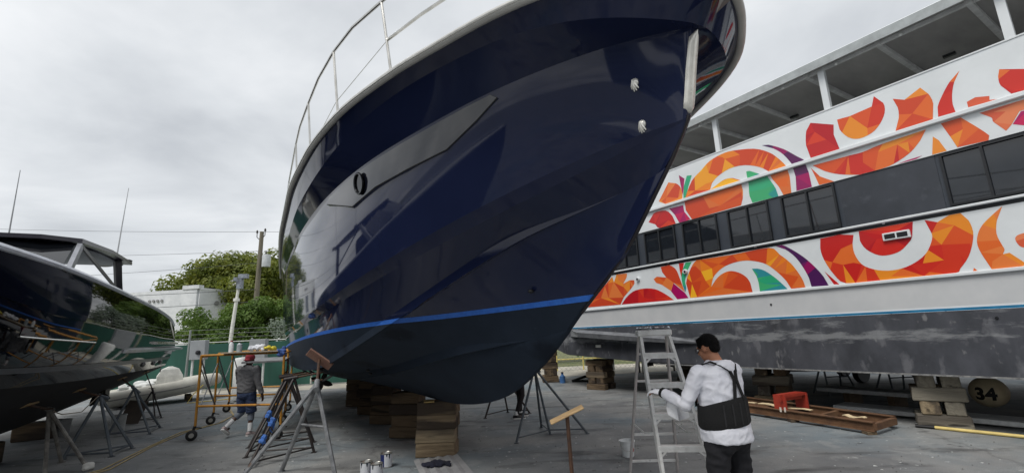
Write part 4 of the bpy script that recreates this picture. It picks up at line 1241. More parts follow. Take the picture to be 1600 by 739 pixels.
# ------------------------------------------------------------------ people
M_SKIN = mat("tan skin", (176, 122, 92), .55, col2=(164, 110, 82), scale=9)
M_SKIN2 = mat("deep brown skin", (92, 62, 48), .55, col2=(80, 54, 42), scale=9)
M_HAIR = mat("black hair", (14, 12, 12), .9, bump=.8, bscale=110, spec=.2)
def ring(c, rx, ry, n=18, M=None, sq=1.0):
    M = M or Matrix.Identity(3)
    out = []
    for j in range(n):
        a = 2 * math.pi * j / n
        x, y = math.cos(a), math.sin(a)
        out.append(Vector(c) + M @ Vector((math.copysign(abs(x) ** sq, x) * rx, math.copysign(abs(y) ** sq, y) * ry, 0)))
    return out
def hand(g, wrist, dirv, palm_n, s=1.0, curl=.5, thumb=1):
    """palm, four unequal bent fingers and a thumb from the side of the palm"""
    w = Vector(wrist); d = Vector(dirv).normalized(); n = Vector(palm_n); n = (n - d * n.dot(d)).normalized(); u = n.cross(d)
    M = Matrix((u, d, n)).transposed()
    g.ell(w + d * .048 * s, (.040 * s, .052 * s, .017 * s), M, 12, 8)
    for k, ln in enumerate((.068, .078, .074, .058)):
        b = w + d * .088 * s + u * (-.028 + .0187 * k) * s
        dd = d; p = b
        for q in range(3):
            ang = curl * (.5 + .35 * q)
            d2 = (dd * math.cos(ang) + n * math.sin(ang)).normalized()
            e_ = p + d2 * ln * s * (.45, .32, .26)[q]
            g.capsule(p, e_, (.0092 - .0008 * q) * s, (.0086 - .0009 * q) * s, 8)
            dd, p = d2, e_
    b = w + d * .03 * s + u * .034 * s * thumb
    m1 = b + (d * .6 + u * .75 * thumb + n * .25).normalized() * .042 * s
    m2 = m1 + (d * .85 + u * .3 * thumb + n * .4).normalized() * .032 * s
    g.capsule(b, m1, .0125 * s, .0105 * s, 8); g.capsule(m1, m2, .0105 * s, .0085 * s, 8)
def head(g, c, M, s=1.0):
    """skull, jaw, nose, ears, lips and eye sockets around the head centre; +y is the face"""
    c = Vector(c)
    P = lambda x, y, z: c + M @ (Vector((x, y, z)) * s)
    g.ell(P(0, -.012, .018), (.076 * s, .096 * s, .098 * s), M, 18, 12)
    g.ell(P(0, .03, -.045), (.058 * s, .066 * s, .070 * s), M, 16, 10)
    g.ell(P(0, .055, -.092), (.030 * s, .030 * s, .022 * s), M, 12, 8)
    g.capsule(P(0, .088, .012), P(0, .108, -.022), .009 * s, .014 * s, 8)
    for sd in (-1, 1):
        g.ell(P(.010 * sd, .100, -.028), (.010 * s, .010 * s, .008 * s), M, 8, 6)
        g.ell(P(.078 * sd, -.005, -.005), (.010 * s, .022 * s, .032 * s), M, 10, 8)
        g.ell(P(.030 * sd, .078, .026), (.024 * s, .014 * s, .009 * s), M, 10, 6)
        g.ell(P(.045 * sd, .055, -.025), (.022 * s, .022 * s, .022 * s), M, 10, 6)
    g.ell(P(0, .090, -.052), (.024 * s, .012 * s, .007 * s), M, 10, 6)
    g.ell(P(0, .088, -.066), (.021 * s, .012 * s, .008 * s), M, 10, 6)
def eyes(parent, c, M, s=1.0, prefix=None):
    c = Vector(c)
    for sd in (-1, 1):
        g = MB(); g.ell(c + M @ Vector((.031 * sd, .082, .008)) * s, (.0125 * s, .010 * s, .008 * s), M, 10, 6); e_ = g.build("eye", mat("eye white", (225, 222, 216), .2), parent, True, world=False)
        g = MB(); g.ell(c + M @ Vector((.031 * sd, .0905, .008)) * s, (.006 * s, .003 * s, .006 * s), M, 8, 5); g.build("iris", mat("dark iris", (40, 26, 18), .2), e_, True, world=False)
def shoe(g, ankle, fdir, s=1.0, pitch=0.0):
    a = Vector(ankle); f = Vector((fdir[0], fdir[1], 0)).normalized()
    f = (f * math.cos(pitch) + Vector((0, 0, math.sin(pitch)))).normalized()
    side = f.cross(Vector((0, 0, 1))).normalized(); up = side.cross(f)
    rg = []
    for t, w, h, lift in ((-.075, .022, .04, .02), (-.06, .036, .075, .0), (0, .038, .085, 0), (.06, .042, .065, 0), (.12, .046, .045, 0), (.17, .038, .034, .004), (.195, .016, .018, .012)):
        c = a + f * t * s - up * .075 * s
        rg.append([c + side * (w * s * math.cos(q)) + up * ((lift + h * .5 + h * .5 * math.sin(q)) * s) for q in [2 * math.pi * k / 12 for k in range(12)]])
    g.loft(rg)
def sole(g, ankle, fdir, s=1.0, pitch=0.0):
    a = Vector(ankle); f = Vector((fdir[0], fdir[1], 0)).normalized()
    f = (f * math.cos(pitch) + Vector((0, 0, math.sin(pitch)))).normalized()
    side = f.cross(Vector((0, 0, 1))).normalized(); up = side.cross(f)
    out = [(-.08, .0), (-.066, .034), (0, .038), (.07, .044), (.13, .048), (.18, .034), (.2, 0)]
    pts = [(t, w) for t, w in out] + [(t, -w) for t, w in reversed(out[1:-1])]
    c = a - up * .082 * s
    g.prism([(t * s, w * s) for t, w in pts], c, f, side, up * .024 * s)

# --- man in white by the ladder (frame: x to his right, y the way he faces)
mz = math.atan2(.42, .91)
man = empty("person", (1.80, 4.36, 0), mz)
tag(man, "man in white long-sleeved top with black back-support harness and dark trousers at the ladder", "person")
HM = Euler((-.36, 0, .22)).to_matrix()
HC = Vector((-.02, .065, 1.585))
sL, eL, wL = (-.205, .02, 1.385), (-.315, .12, 1.11), (-.33, .37, 1.19)
sR, eR, wR = (.205, .02, 1.385), (.27, .16, 1.13), (.06, .34, 1.10)
hips = ((-.10, 0, .90), (.10, 0, .90)); knees = ((-.125, .03, .49), (.125, .0, .49)); ank = ((-.14, -.01, .085), (.135, -.03, .085))
g = MB()
head(g, HC, HM)
g.capsule((0, .0, 1.44), (-.01, .035, 1.52), .062, .058)
g.loft([ring((0, 0, z), rx, ry) for z, rx, ry in ((.86, .15, .12), (.95, .175, .135), (1.06, .17, .14), (1.2, .18, .135), (1.34, .19, .12), (1.42, .14, .09), (1.46, .07, .06))])
for s_, e_, w_ in ((sL, eL, wL), (sR, eR, wR)):
    g.capsule(s_, e_, .055, .043); g.capsule(e_, w_, .042, .03)
hand(g, wL, (-.25, .9, .1), (.2, .1, -.9), 1.0, .7, 1)
gl = MB(); hand(gl, wL, (-.25, .9, .1), (.2, .1, -.9), 1.12, .68, 1)
hand(g, wR, (-.7, .6, .0), (0, .2, -.9), 1.0, .6, -1)
for h_, k_, a_ in zip(hips, knees, ank):
    g.capsule(h_, k_, .085, .058); g.capsule(k_, a_, .055, .036)
    g.ell(Vector(a_) + Vector((0, .06, -.045)), (.04, .11, .035))
body = remeshed(g, "body", M_SKIN, man, .0085, 3)
eyes(body, HC, HM)
remeshed(gl, 'glove', mat('white cotton glove', (222, 222, 226), .9), body, .006, 1)
# hair cap: shell over the skull down to the nape
g = MB()
P = lambda x, y, z: HC + HM @ Vector((x, y, z))
g.ell(P(0, -.018, .030), (.081, .098, .094), HM, 18, 12); g.ell(P(0, -.060, -.012), (.066, .045, .055), HM, 14, 10)
g.ell(P(0, .030, .085), (.060, .040, .028), HM, 12, 8)
hr = remeshed(g, "hair", M_HAIR, body, .007, 1, wrinkle=.005)
g = MB(); rh = random.Random(3); vv = hr.data.vertices
for _ in range(2600):
    v = vv[rh.randrange(len(vv))]; n_ = v.normal; c_ = v.co
    d_ = (n_ * .8 + Vector((rh.uniform(-.5, .5), rh.uniform(-.5, .5), rh.uniform(-.7, .3)))).normalized() * rh.uniform(.008, .017); t_ = n_.orthogonal().normalized() * .0012
    g.add([c_ - t_, c_ + t_, c_ + d_], [(0, 1, 2)])
hs_ = g.build("hair_strands", M_HAIR, hr, world=False); hs_["kind"] = "stuff"
g = MB()
for sd in (-1, 1):
    g.tube([P(.082 * sd, .0, .012), P(.078 * sd, .05, .012), P(.066 * sd, .095, .010)], .0025, 6)
    g.tube([P((.034 + .026 * math.cos(t)) * sd, .103 - .02 * abs(math.cos(t)) * .4, .006 + .019 * math.sin(t)) for t in [2 * math.pi * k / 14 for k in range(14)]], .0025, 6, True)
g.tube([P(-.012, .108, .008), P(.012, .108, .008)], .0025, 6)
g.build("glasses", M_BLACK, body, world=False)
# shirt
M_SHIRT = mat("white jersey", (226, 226, 232), .85, col2=(216, 217, 226), scale=5, bump=.35, bscale=11)
g = MB()
def fold(p, amp=.008, sc=9.):
    return noise.noise(Vector((p.x * sc, p.y * sc, p.z * sc * .55))) * amp
rg = []
for z, rx, ry, yo in ((.80, .216, .178, -.008), (.83, .220, .182, -.008), (.88, .220, .182, -.006), (.96, .213, .172, 0), (1.05, .205, .165, .0), (1.13, .208, .16, 0), (1.22, .212, .152, -.003), (1.30, .218, .146, -.004), (1.37, .215, .134, -.004), (1.42, .165, .11, -.002), (1.455, .10, .088, .004), (1.475, .078, .075, .012)):
    r__ = ring((0, yo, z), rx, ry, 28, sq=.88)
    rg.append([p + (p - Vector((0, yo, z))).normalized() * fold(p, .007) for p in r__])
g.loft(rg)
for s_, e_, w_ in ((sL, eL, wL), (sR, eR, wR)):
    s_, e_, w_ = Vector(s_), Vector(e_), Vector(w_)
    pts = [s_ + (s_ - e_) * .02, s_.lerp(e_, .25), s_.lerp(e_, .5), s_.lerp(e_, .75), e_, e_.lerp(w_, .3), e_.lerp(w_, .6), e_.lerp(w_, .97)]
    rr = [.074, .070, .064, .058, .055, .050, .045, .040]
    g.tube([p + Vector((fold(p, .012, 14), fold(p * 1.3, .012, 14), 0)) for p in pts], [q + .004 * math.sin(k * 2.3) for k, q in enumerate(rr)], 14)
    g.ell(s_ + Vector((0, 0, -.01)), (.076, .078, .07)); g.ell(e_, (.055,) * 3)
# hood lying on the back
g.ell((0, -.085, 1.425), (.115, .055, .055), Euler((.5, 0, 0)).to_matrix()); g.ell((0, -.11, 1.37), (.085, .035, .07), Euler((.25, 0, 0)).to_matrix())
remeshed(g, "shirt", M_SHIRT, body, .0085, 2, wrinkle=.011)
# trousers
M_TRS = mat("black work trousers", (22, 22, 27), .9, col2=(28, 28, 33), scale=5, bump=.3, bscale=10)
g = MB()
g.loft([ring((0, 0, z), rx, ry, 20, sq=.9) for z, rx, ry in ((.74, .12, .10), (.80, .195, .145), (.86, .200, .155), (.93, .196, .152), (.97, .19, .148))])
g.ell((-.085, -.045, .80), (.10, .105, .11)); g.ell((.085, -.045, .80), (.10, .105, .11))
for h_, k_, a_ in zip(hips, knees, ank):
    h_, k_, a_ = Vector(h_), Vector(k_), Vector(a_)
    pts = [h_ + Vector((0, 0, -.02)), h_.lerp(k_, .35), h_.lerp(k_, .7), k_, k_.lerp(a_, .35), k_.lerp(a_, .7), a_ + Vector((0, 0, .01))]
    g.tube([p + Vector((fold(p, .02, 8), 0, 0)) for p in pts], [.112, .105, .094, .086, .082, .078, .08], 14)
remeshed(g, "trousers", M_TRS, body, .011, 2, wrinkle=.014)
for a_, d_ in zip(ank, ((-.15, 1), (.12, 1))):
    g = MB(); shoe(g, a_, d_); g.build("shoe", mat("black work shoes", (24, 23, 23), .6), body, True, world=False)
# harness: wide lumbar belt and crossed braces
M_HAR = mat("black elastic harness", (14, 14, 15), .9, bump=.4, bscale=120)
g = MB()
rg = []
for z, gx in ((.945, .026), (.962, .036), (1.02, .036), (1.08, .030), (1.125, .026), (1.14, .018)):
    r__ = []
    for j in range(36):
        a = 2 * math.pi * j / 36
        back = max(0.0, -math.sin(a))
        zz = z + (.03 * back if z > 1.1 else -.012 * back) - .02 * (1 - back) + .018 * math.cos(a)
        r__.append(Vector(((.204 + gx) * math.cos(a), (.160 + gx) * math.sin(a), zz)))
    rg.append(r__)
g.loft(rg, caps=False); lb_ = g.build("lumbar_belt", M_HAR, body, True, R(60), world=False)
for a_ in (-2.25, -1.9, -1.57, -1.24, -.9):
    g = MB(); cx_, cy_ = math.cos(a_), math.sin(a_)
    g.beam((.238 * cx_, .198 * cy_, .955 + .018 * cx_), (.232 * cx_, .190 * cy_, 1.13 + .018 * cx_), .012, .006, up=(cx_, cy_, 0)); g.build("belt_stay", mat("charcoal webbing", (34, 34, 36), .9), lb_, world=False)
for sd in (-1, 1):
    pts = [(.055 * sd + .02, -.178, 1.15), (.030 * sd + .015, -.172, 1.24), (.014 * sd + .012, -.166, 1.32), (.03 * sd + .01, -.152, 1.385), (.085 * sd, -.112, 1.44), (.115 * sd, -.03, 1.47), (.125 * sd, .06, 1.44), (.13 * sd, .13, 1.35), (.13 * sd, .165, 1.2), (.13 * sd, .175, 1.08)]
    g = MB()
    for a, b in zip(pts, pts[1:]):
        a, b = Vector(a), Vector(b)
        m_ = (a + b) / 2; nrm_ = Vector((m_.x * .3, m_.y, .5 if m_.z > 1.4 else .05)); g.beam(a - (b - a) * .06, b + (b - a) * .06, .030, .009, up=nrm_)
    g.build("shoulder_strap", M_HAR, body, world=False)
g = MB(); w_ = Vector(wL); d_ = (w_ - Vector(eL)).normalized(); g.tube([w_ - d_ * .012, w_ + d_ * .014], .046, 12); g.build("wristband", M_HAR, body, True, world=False)
# white rag hanging from his hands
Mman = man.matrix_basis
g = MB(); vs = []
for i in range(9):
    for j in range(9):
        u, w = i / 8, j / 8
        p = Vector((-.31 + .16 * u + .03 * w, .36 - .05 * u + .025 * math.sin(u * 9 + w * 2), 1.13 - .02 * u - .19 * w * (.75 + .25 * math.sin(u * 3.1))))
        vs.append(Mman @ p)
fs = [(i * 9 + j, i * 9 + j + 1, i * 9 + 10 + j, i * 9 + 9 + j) for i in range(8) for j in range(8)]
th = Mman.to_3x3() @ Vector((0, .006, 0))
g.add(vs + [p + th for p in vs], fs + [tuple(x + 81 for x in f[::-1]) for f in fs])
tag(g.build("white_rag", mat("clean white cotton", (232, 232, 236), .9, bump=.3), None, True), "clean white rag hanging from the hand of the man in white", "rag")

# --- man in grey with the red cap, walking along the scaffold
wz = math.atan2(-.10, .99)
wk = empty("person", (-5.62, 9.98, 0), wz)
tag(wk, "walking man in grey sweatshirt, red cap and denim shorts beside the yellow scaffold", "person")
s = .93
HM2 = Euler((-.12, 0, -.15)).to_matrix(); HC2 = Vector((.0, .05, 1.50))
sL, eL, wL = (-.19, .0, 1.30), (-.235, .09, 1.04), (-.20, .26, .90)
sR, eR, wR = (.19, .0, 1.30), (.27, -.04, 1.03), (.36, -.02, .80)
hips = ((-.09, 0, .83), (.09, 0, .83)); knees = ((-.10, .06, .46), (.10, .05, .44)); ank = ((-.26, -.20, .20), (.14, -.02, .08))
g = MB(); head(g, HC2, HM2, s)
g.capsule((0, 0, 1.36), (0, .025, 1.44), .058, .054)
g.loft([ring((0, 0, z), rx, ry) for z, rx, ry in ((.79, .14, .11), (.88, .16, .12), (1.0, .15, .12), (1.14, .165, .12), (1.26, .18, .11), (1.34, .13, .08), (1.38, .06, .055))])
for s_, e_, w_ in ((sL, eL, wL), (sR, eR, wR)):
    g.capsule(s_, e_, .05, .04); g.capsule(e_, w_, .038, .028)
hand(g, wL, (0, .8, -.6), (.9, 0, 0), .95, .4, 1); hand(g, wR, (.15, .1, -1), (-.9, .1, 0), .95, .4, 1)
for h_, k_, a_ in zip(hips, knees, ank):
    g.capsule(h_, k_, .08, .055); g.capsule(k_, a_, .052, .034); g.ell(Vector(a_) + Vector((0, .05, -.04)), (.035, .09, .03))
b2 = remeshed(g, "body", M_SKIN2, wk, .010, 3); eyes(b2, HC2, HM2, s)
g = MB()
g.loft([ring((0, 0, z), rx, ry, 22, sq=.9) for z, rx, ry in ((.84, .175, .145), (.92, .185, .15), (1.0, .185, .148), (1.12, .19, .14), (1.22, .20, .132), (1.30, .195, .12), (1.345, .13, .095), (1.385, .075, .072))])
for s_, e_, w_ in ((sL, eL, wL), (sR, eR, wR)):
    s_, e_, w_ = Vector(s_), Vector(e_), Vector(w_)
    g.tube([s_, s_.lerp(e_, .5), e_, e_.lerp(w_, .5), e_.lerp(w_, .96)], [.078, .068, .062, .054, .042], 12); g.ell(s_, (.08, .08, .07)); g.ell(e_, (.062,) * 3)
remeshed(g, "sweatshirt", mat("heather grey sweatshirt", (112, 112, 114), .92, col2=(102, 102, 105), scale=6, bump=.3, bscale=12), b2, .012, 2, wrinkle=.012)
g = MB()
g.loft([ring((0, 0, z), rx, ry, 20) for z, rx, ry in ((.72, .11, .09), (.78, .175, .13), (.84, .178, .135), (.89, .17, .13))])
for h_, k_ in zip(hips, knees):
    h_, k_ = Vector(h_), Vector(k_); g.tube([h_, h_.lerp(k_, .5), h_.lerp(k_, 1.0)], [.108, .105, .098], 14)
g.ell((0, -.05, .80), (.15, .09, .10))
remeshed(g, "denim_shorts", mat("dark denim", (44, 56, 84), .9, col2=(54, 68, 98), scale=9, bump=.2), b2, .012, 2, wrinkle=.012)
for nm, lo, hi, rd, m_ in (("legging", .0, .42, .064, mat("grey leggings", (98, 104, 114), .9)), ("sock", .55, .98, .046, mat("white socks", (206, 206, 206), .9))):
    for k_, a_ in zip(knees, ank):
        g = MB(); k_, a_ = Vector(k_), Vector(a_); g.tube([k_.lerp(a_, lo), k_.lerp(a_, (lo + hi) / 2), k_.lerp(a_, hi)], [rd, rd * 1.0, rd * .9], 12)
        g.build(nm, m_, b2, True, world=False)
for a_, d_, pt_ in ((ank[0], (-.05, 1), -.6), (ank[1], (.35, 1), 0)):
    g = MB(); shoe(g, a_, d_, .95, pt_); tr_ = g.build("trainer", mat("grey pink trainers", (168, 150, 148), .7), b2, True, world=False)
    g = MB(); sole(g, a_, d_, .95, pt_); g.build("sole", mat("white soles", (214, 212, 208), .7), b2, world=False)
g = MB(); P = lambda x, y, z: HC2 + HM2 @ Vector((x, y, z))
g.ell(P(0, -.01, .035), (.088, .104, .088), HM2, 18, 12); g.ell(P(0, -.07, -.02), (.07, .045, .045), HM2, 14, 8); g.ell(P(0, -.112, -.028), (.06, .05, .012), HM2, 12, 6)
remeshed(g, "red_cap", mat("faded red cap", (150, 52, 64), .9, col2=(138, 44, 56), scale=8), b2, .011, 2)

# --- person behind the bow, only the legs show under the hull
p3z = math.atan2(-.9, .3)
pz = empty("person", (.0, 10.62, 0), p3z)
tag(pz, "person in black leggings and dark trainers standing behind the yacht's bow", "person")
HM3 = Euler((-.25, 0, 0)).to_matrix(); HC3 = Vector((0, .06, 1.56))
hips = ((-.09, 0, .88), (.09, 0, .88)); knees = ((-.10, .04, .48), (.10, .03, .48)); ank = ((-.13, .05, .08), (.11, -.12, .08))
sL, eL, wL = (-.18, 0, 1.38), (-.22, .14, 1.14), (-.12, .34, 1.25); sR, eR, wR = (.18, 0, 1.38), (.22, .14, 1.14), (.12, .34, 1.25)
g = MB(); head(g, HC3, HM3); g.capsule((0, 0, 1.42), (0, .03, 1.5), .055, .052)
g.loft([ring((0, 0, z), rx, ry) for z, rx, ry in ((.84, .14, .11), (.95, .16, .115), (1.08, .14, .11), (1.22, .16, .115), (1.34, .17, .10), (1.42, .12, .08), (1.45, .06, .055))])
for s_, e_, w_ in ((sL, eL, wL), (sR, eR, wR)):
    g.capsule(s_, e_, .048, .038); g.capsule(e_, w_, .036, .027); hand(g, w_, (0, .9, .3), (0, .3, -.9), .95, .5, 1 if s_[0] < 0 else -1)
for h_, k_, a_ in zip(hips, knees, ank):
    g.capsule(h_, k_, .08, .052); g.capsule(k_, a_, .05, .034); g.ell(Vector(a_) + Vector((0, .05, -.04)), (.035, .09, .03))
b3 = remeshed(g, "body", M_SKIN2, pz, .011, 3); eyes(b3, HC3, HM3)
g = MB(); g.ell(HC3 + HM3 @ Vector((0, -.02, .04)), (.084, .1, .09), HM3, 16, 10); remeshed(g, "hair", M_HAIR, b3, .012, 1)
g = MB()
g.loft([ring((0, 0, z), rx, ry, 20) for z, rx, ry in ((.80, .16, .13), (.95, .17, .13), (1.1, .16, .125), (1.3, .185, .12), (1.4, .13, .09), (1.44, .075, .07))])
for s_, e_, w_ in ((sL, eL, wL), (sR, eR, wR)):
    g.tube([s_, e_, Vector(e_).lerp(Vector(w_), .9)], [.068, .056, .042], 12); g.ell(s_, (.07, .07, .06)); g.ell(e_, (.056,) * 3)
remeshed(g, "dark_top", mat("charcoal top", (52, 50, 52), .9), b3, .013, 2)
g = MB(); g.loft([ring((0, 0, z), rx, ry, 18) for z, rx, ry in ((.74, .10, .09), (.8, .16, .125), (.9, .165, .125))])
for h_, k_, a_ in zip(hips, knees, ank):
    g.capsule(h_, k_, .094, .064); g.capsule(k_, a_, .066, .044)
remeshed(g, "leggings", mat("black brown leggings", (32, 27, 28), .85), b3, .012, 2)
for a_, d_ in zip(ank, ((-.1, 1), (.2, 1))):
    g = MB(); g.tube([Vector(a_) + Vector((0, 0, .0)), Vector(a_) + Vector((0, 0, .075))], [.048, .046], 12); g.build("sock", mat("white socks", (206, 206, 206)), b3, True, world=False)
    g = MB(); shoe(g, a_, d_); g.build("trainer", mat("black trainers", (30, 30, 32), .6), b3, True, world=False)
    g = MB(); sole(g, a_, d_); g.build("sole", mat("white soles", (214, 212, 208)), b3, world=False)
# ------------------------------------------------------------------ the black sports boat
BC = 6.7
def BW(s, h, z, sd=1):        # h: half breadth towards the yacht
    return YW(s, BC - h * sd, z)
M_BLK = mat("gloss black gelcoat", (9, 10, 14), .03, col2=(11, 12, 17), scale=3, spec=.28)
M_BBOT = mat("dark brown black bottom paint", (24, 22, 23), .75, col2=(32, 30, 30), scale=4, bump=.1, spots=[(3, .62, (42, 39, 38))])
M_BSTR = mat("charcoal boot stripe", (74, 76, 80), .35)
BL_ = {
 'keel': ([-3.6, -3.0, -2.0, -1.0, 1, 5, 10.6], [.015] * 7, [1.45, .98, .60, .44, .38, .38, .50]),
 'chine': ([-4.1, -3.4, -2.4, -1.2, .5, 3, 7, 10.6], [.015, .45, .95, 1.35, 1.6, 1.7, 1.72, 1.66], [2.0, 1.78, 1.62, 1.50, 1.42, 1.36, 1.31, 1.29]),
 'mid': ([-4.35, -3.5, -2.4, -1.2, .5, 3, 7, 10.6], [.015, .62, 1.18, 1.58, 1.78, 1.86, 1.88, 1.82], [2.4, 2.15, 1.98, 1.88, 1.82, 1.80, 1.78, 1.76]),
 'sheer': ([-4.6, -4.3, -3.5, -2.4, -1.2, .5, 3, 6, 8.7, 9.7, 10.25, 10.6], [.015, .35, .95, 1.5, 1.78, 1.9, 1.95, 1.95, 1.92, 1.9, 1.88, 1.85], [3.0, 2.98, 2.94, 2.90, 2.86, 2.85, 2.80, 2.73, 2.61, 2.46, 2.24, 1.95]),
}
def bl(nm, s):
    k, h, z = BL_[nm]; return hermite(k, h, s), hermite(k, z, s)
NB = 60
def brow(nm):
    k = BL_[nm][0]; r_ = []
    for i in range(NB + 1):
        s = k[0] + (10.6 - k[0]) * (i / NB); r_.append((s,) + bl(nm, s))
    return r_
black = tag(empty("sports_boat", BW(0, 0, 0)), "glossy black sports boat with a hardtop, stern towards the green fence, on jack stands", "boat")
def bsurf(name, m, a, b, n, bulge=0.0, t0=0.0, t1=1.0, grow=0.0):
    ra, rb = brow(a), brow(b)
    g = MB()
    for sd in (1, -1):
        rows = []
        for j in range(n + 1):
            t = t0 + (t1 - t0) * j / n
            rows.append([BW(ra[i][0] + (rb[i][0] - ra[i][0]) * t, ra[i][1] + (rb[i][1] - ra[i][1]) * t + (bulge * 4 * t * (1 - t) + grow) * min(1, i / 8), ra[i][2] + (rb[i][2] - ra[i][2]) * t, sd) for i in range(NB + 1)])
        w = NB + 1
        g.add([p for r_ in rows for p in r_], [(i * w + j, i * w + j + 1, (i + 1) * w + j + 1, (i + 1) * w + j) for i in range(n) for j in range(NB)])
    return g.build(name, m, black, True, R(30))
bsurf("hull_bottom", M_BBOT, 'keel', 'chine', 5, .03)
bsurf("lower_topsides", M_BLK, 'chine', 'mid', 4, .02)
bsurf("boot_stripe", M_BSTR, 'chine', 'mid', 1, .0, .40, .56, .028)
bsurf("upper_topsides", M_BLK, 'mid', 'sheer', 8, .03)
g = MB()      # transom
tp = [bl('keel', 10.6), bl('chine', 10.6), bl('mid', 10.6), bl('sheer', 10.6)]
pts = [BW(10.6, h_, z_) for h_, z_ in tp] + [BW(10.6, h_, z_, -1) for h_, z_ in reversed(tp)]
g.add(pts, [tuple(range(8))]); g.build("transom", M_BLK, black)
g = MB()
for sd in (1, -1):
    g.tube([BW(s, bl('sheer', s)[0] - .01, bl('sheer', s)[1] + .012, sd) for s in [-4.5 + 15.0 * k / 60 for k in range(58)]], .042, 8)
g.build("sheer_cap", mat("pale silver cap rail", (200, 203, 210), .3, .15), black, True)
g = MB()
a = [BW(s, max(bl('sheer', s)[0] - .06, .01), bl('sheer', s)[1] - .03) for s in [-4.5 + 14.2 * k / 40 for k in range(41)]]
b = [BW(s, max(bl('sheer', s)[0] - .06, .01), bl('sheer', s)[1] - .03, -1) for s in [-4.5 + 14.2 * k / 40 for k in range(41)]]
g.add(a + b, [(i, i + 1, 42 + i, 41 + i) for i in range(40)]); g.build("deck", M_DECKW, black)
# rub strake near the stern and swim platform
g = MB()
g.loft([[BW(s, 1.83 + w, z) for w, z in ((-.1, 1.73), (ww, 1.745), (ww + .02, 1.80), (-.1, 1.87))] for s, ww in ((4.2, .06), (5.0, .17), (10.6, .20), (11.2, .16))])
g.build("rub_strake", mat("brushed silver strake", (176, 178, 182), .3, .6), black)
g = MB(); g.box(None, (1.05, 3.5, .08), M=Matrix.Translation(BW(11.15, 0, 1.72)) @ Matrix.Rotation(keel_dir, 4, 'Z'), bev=.02); g.build("swim_platform", M_BLK, black)
g = MB(); g.loft([[BW(s, 1.93 + w, z) for w, z in ((-.08, 1.90), (.06, 1.91), (.06, 1.95), (-.08, 2.0))] for s in (6.8, 10.2)]); g.build("side_step", M_STEEL, black)
# recessed side window with a bright lower edge
def bpt(s, t, out=0.0, sd=1):
    h0, z0 = bl('mid', s); h1, z1 = bl('sheer', s)
    return BW(s, h0 + (h1 - h0) * t + .03 * 4 * t * (1 - t) + out, z0 + (z1 - z0) * t, sd)
g = MB()
lo = [bpt(-.15 + 2.4 * k / 8, .16 + .03 * (k / 8) * -1, .006) for k in range(9)]; hi = [bpt(-.15 + 2.4 * k / 8, .235 + .06 * math.sin(math.pi * min(1, .15 + k / 9)), .006) for k in range(9)]
g.add(lo + hi, [(i, i + 1, 10 + i, 9 + i) for i in range(8)]); sw = g.build("side_window", M_GLASS, black)
g = MB(); g.tube(lo, .011, 6); g.build("window_trim", M_STEEL, sw, True)
for s in (6.6, 7.9, 9.0):
    h0, z0 = bl('chine', s); h1, z1 = bl('mid', s)
    g = MB(); g.ell(BW(s, h0 + (h1 - h0) * .35 + .012, z0 + (z1 - z0) * .32), (.05, .05, .07), None, 12, 8); g.build("exhaust_port", mat("satin chrome port", (150, 150, 148), .3, .8), black, True)
# hardtop on pillars, windscreen, aerials, radar
g = MB()
def plate(g, pts, th):
    P_ = [Vector(p) for p in pts]; n = len(P_)
    g.add(P_ + [p - Vector((0, 0, th)) for p in P_], [tuple(range(n)), tuple(range(2 * n - 1, n - 1, -1))] + [(i, (i + 1) % n, (i + 1) % n + n, i + n) for i in range(n)])
plate(g, [BW(2.75, .9, 3.72), BW(2.9, 1.38, 3.70), BW(4.6, 1.42, 3.80), BW(6.9, 1.30, 3.90), BW(7.2, .6, 3.96), BW(7.2, -.6, 3.96), BW(6.9, -1.3, 3.9), BW(4.6, -1.42, 3.8), BW(2.9, -1.38, 3.7), BW(2.75, -.9, 3.72)], .07)
ht = g.build("hardtop", mat("dark purple black hardtop", (38, 36, 46), .3, col2=(46, 44, 54), scale=2), black)
g = MB(); plate(g, [BW(3.0, 1.2, 3.625), BW(4.6, 1.25, 3.725), BW(6.8, 1.15, 3.82), BW(6.8, -1.15, 3.82), BW(4.6, -1.25, 3.725), BW(3.0, -1.2, 3.625)], .02); g.build("headliner", mat("grey headliner", (120, 124, 128), .7), ht)
for sd in (1, -1):
    g = MB(); g.beam(BW(1.9, 1.5, 2.86, sd), BW(3.1, 1.32, 3.66, sd), .06, .16); g.build("windscreen_pillar", mat("silver grey pillar", (140, 142, 148), .35, .3), black)
    g = MB(); g.beam(BW(6.0, 1.35, 2.7, sd), BW(5.9, 1.22, 3.8, sd), .09, .12); g.beam(BW(6.35, 1.3, 2.7, sd), BW(6.2, 1.2, 3.8, sd), .05, .08); g.build("rear_pillar", mat("black pillar", (28, 27, 30), .35), black)
    g = MB(); g.beam(BW(3.1, 1.34, 3.58, sd), BW(5.9, 1.32, 3.08, sd), .03, .06); g.build("side_bar", mat("black pillar", (28, 27, 30)), black)
g = MB(); g.add([BW(1.7, 1.45, 2.88), BW(2.95, 1.28, 3.62), BW(2.85, 0, 3.66), BW(1.35, 0, 2.92), BW(2.95, -1.28, 3.62), BW(1.7, -1.45, 2.88)], [(0, 1, 2, 3), (3, 2, 4, 5)]); g.build("windscreen", M_GLASS, black)
g = MB(); g.box(None, (1.6, 2.2, .75), M=Matrix.Translation(BW(3.2, 0, 2.95)) @ Matrix.Rotation(keel_dir, 4, 'Z'), bev=.1); g.build("helm_console", mat("dark upholstery", (34, 34, 37), .7), black)
g = MB(); b0 = BW(6.6, 1.05, 3.9); g.tube([b0, BW(6.95, 1.0, 4.8), BW(7.35, .95, 5.9)], [.016, .012, .006], 6); g.build("whip_aerial", mat("grey aerial", (140, 142, 144), .5), ht)
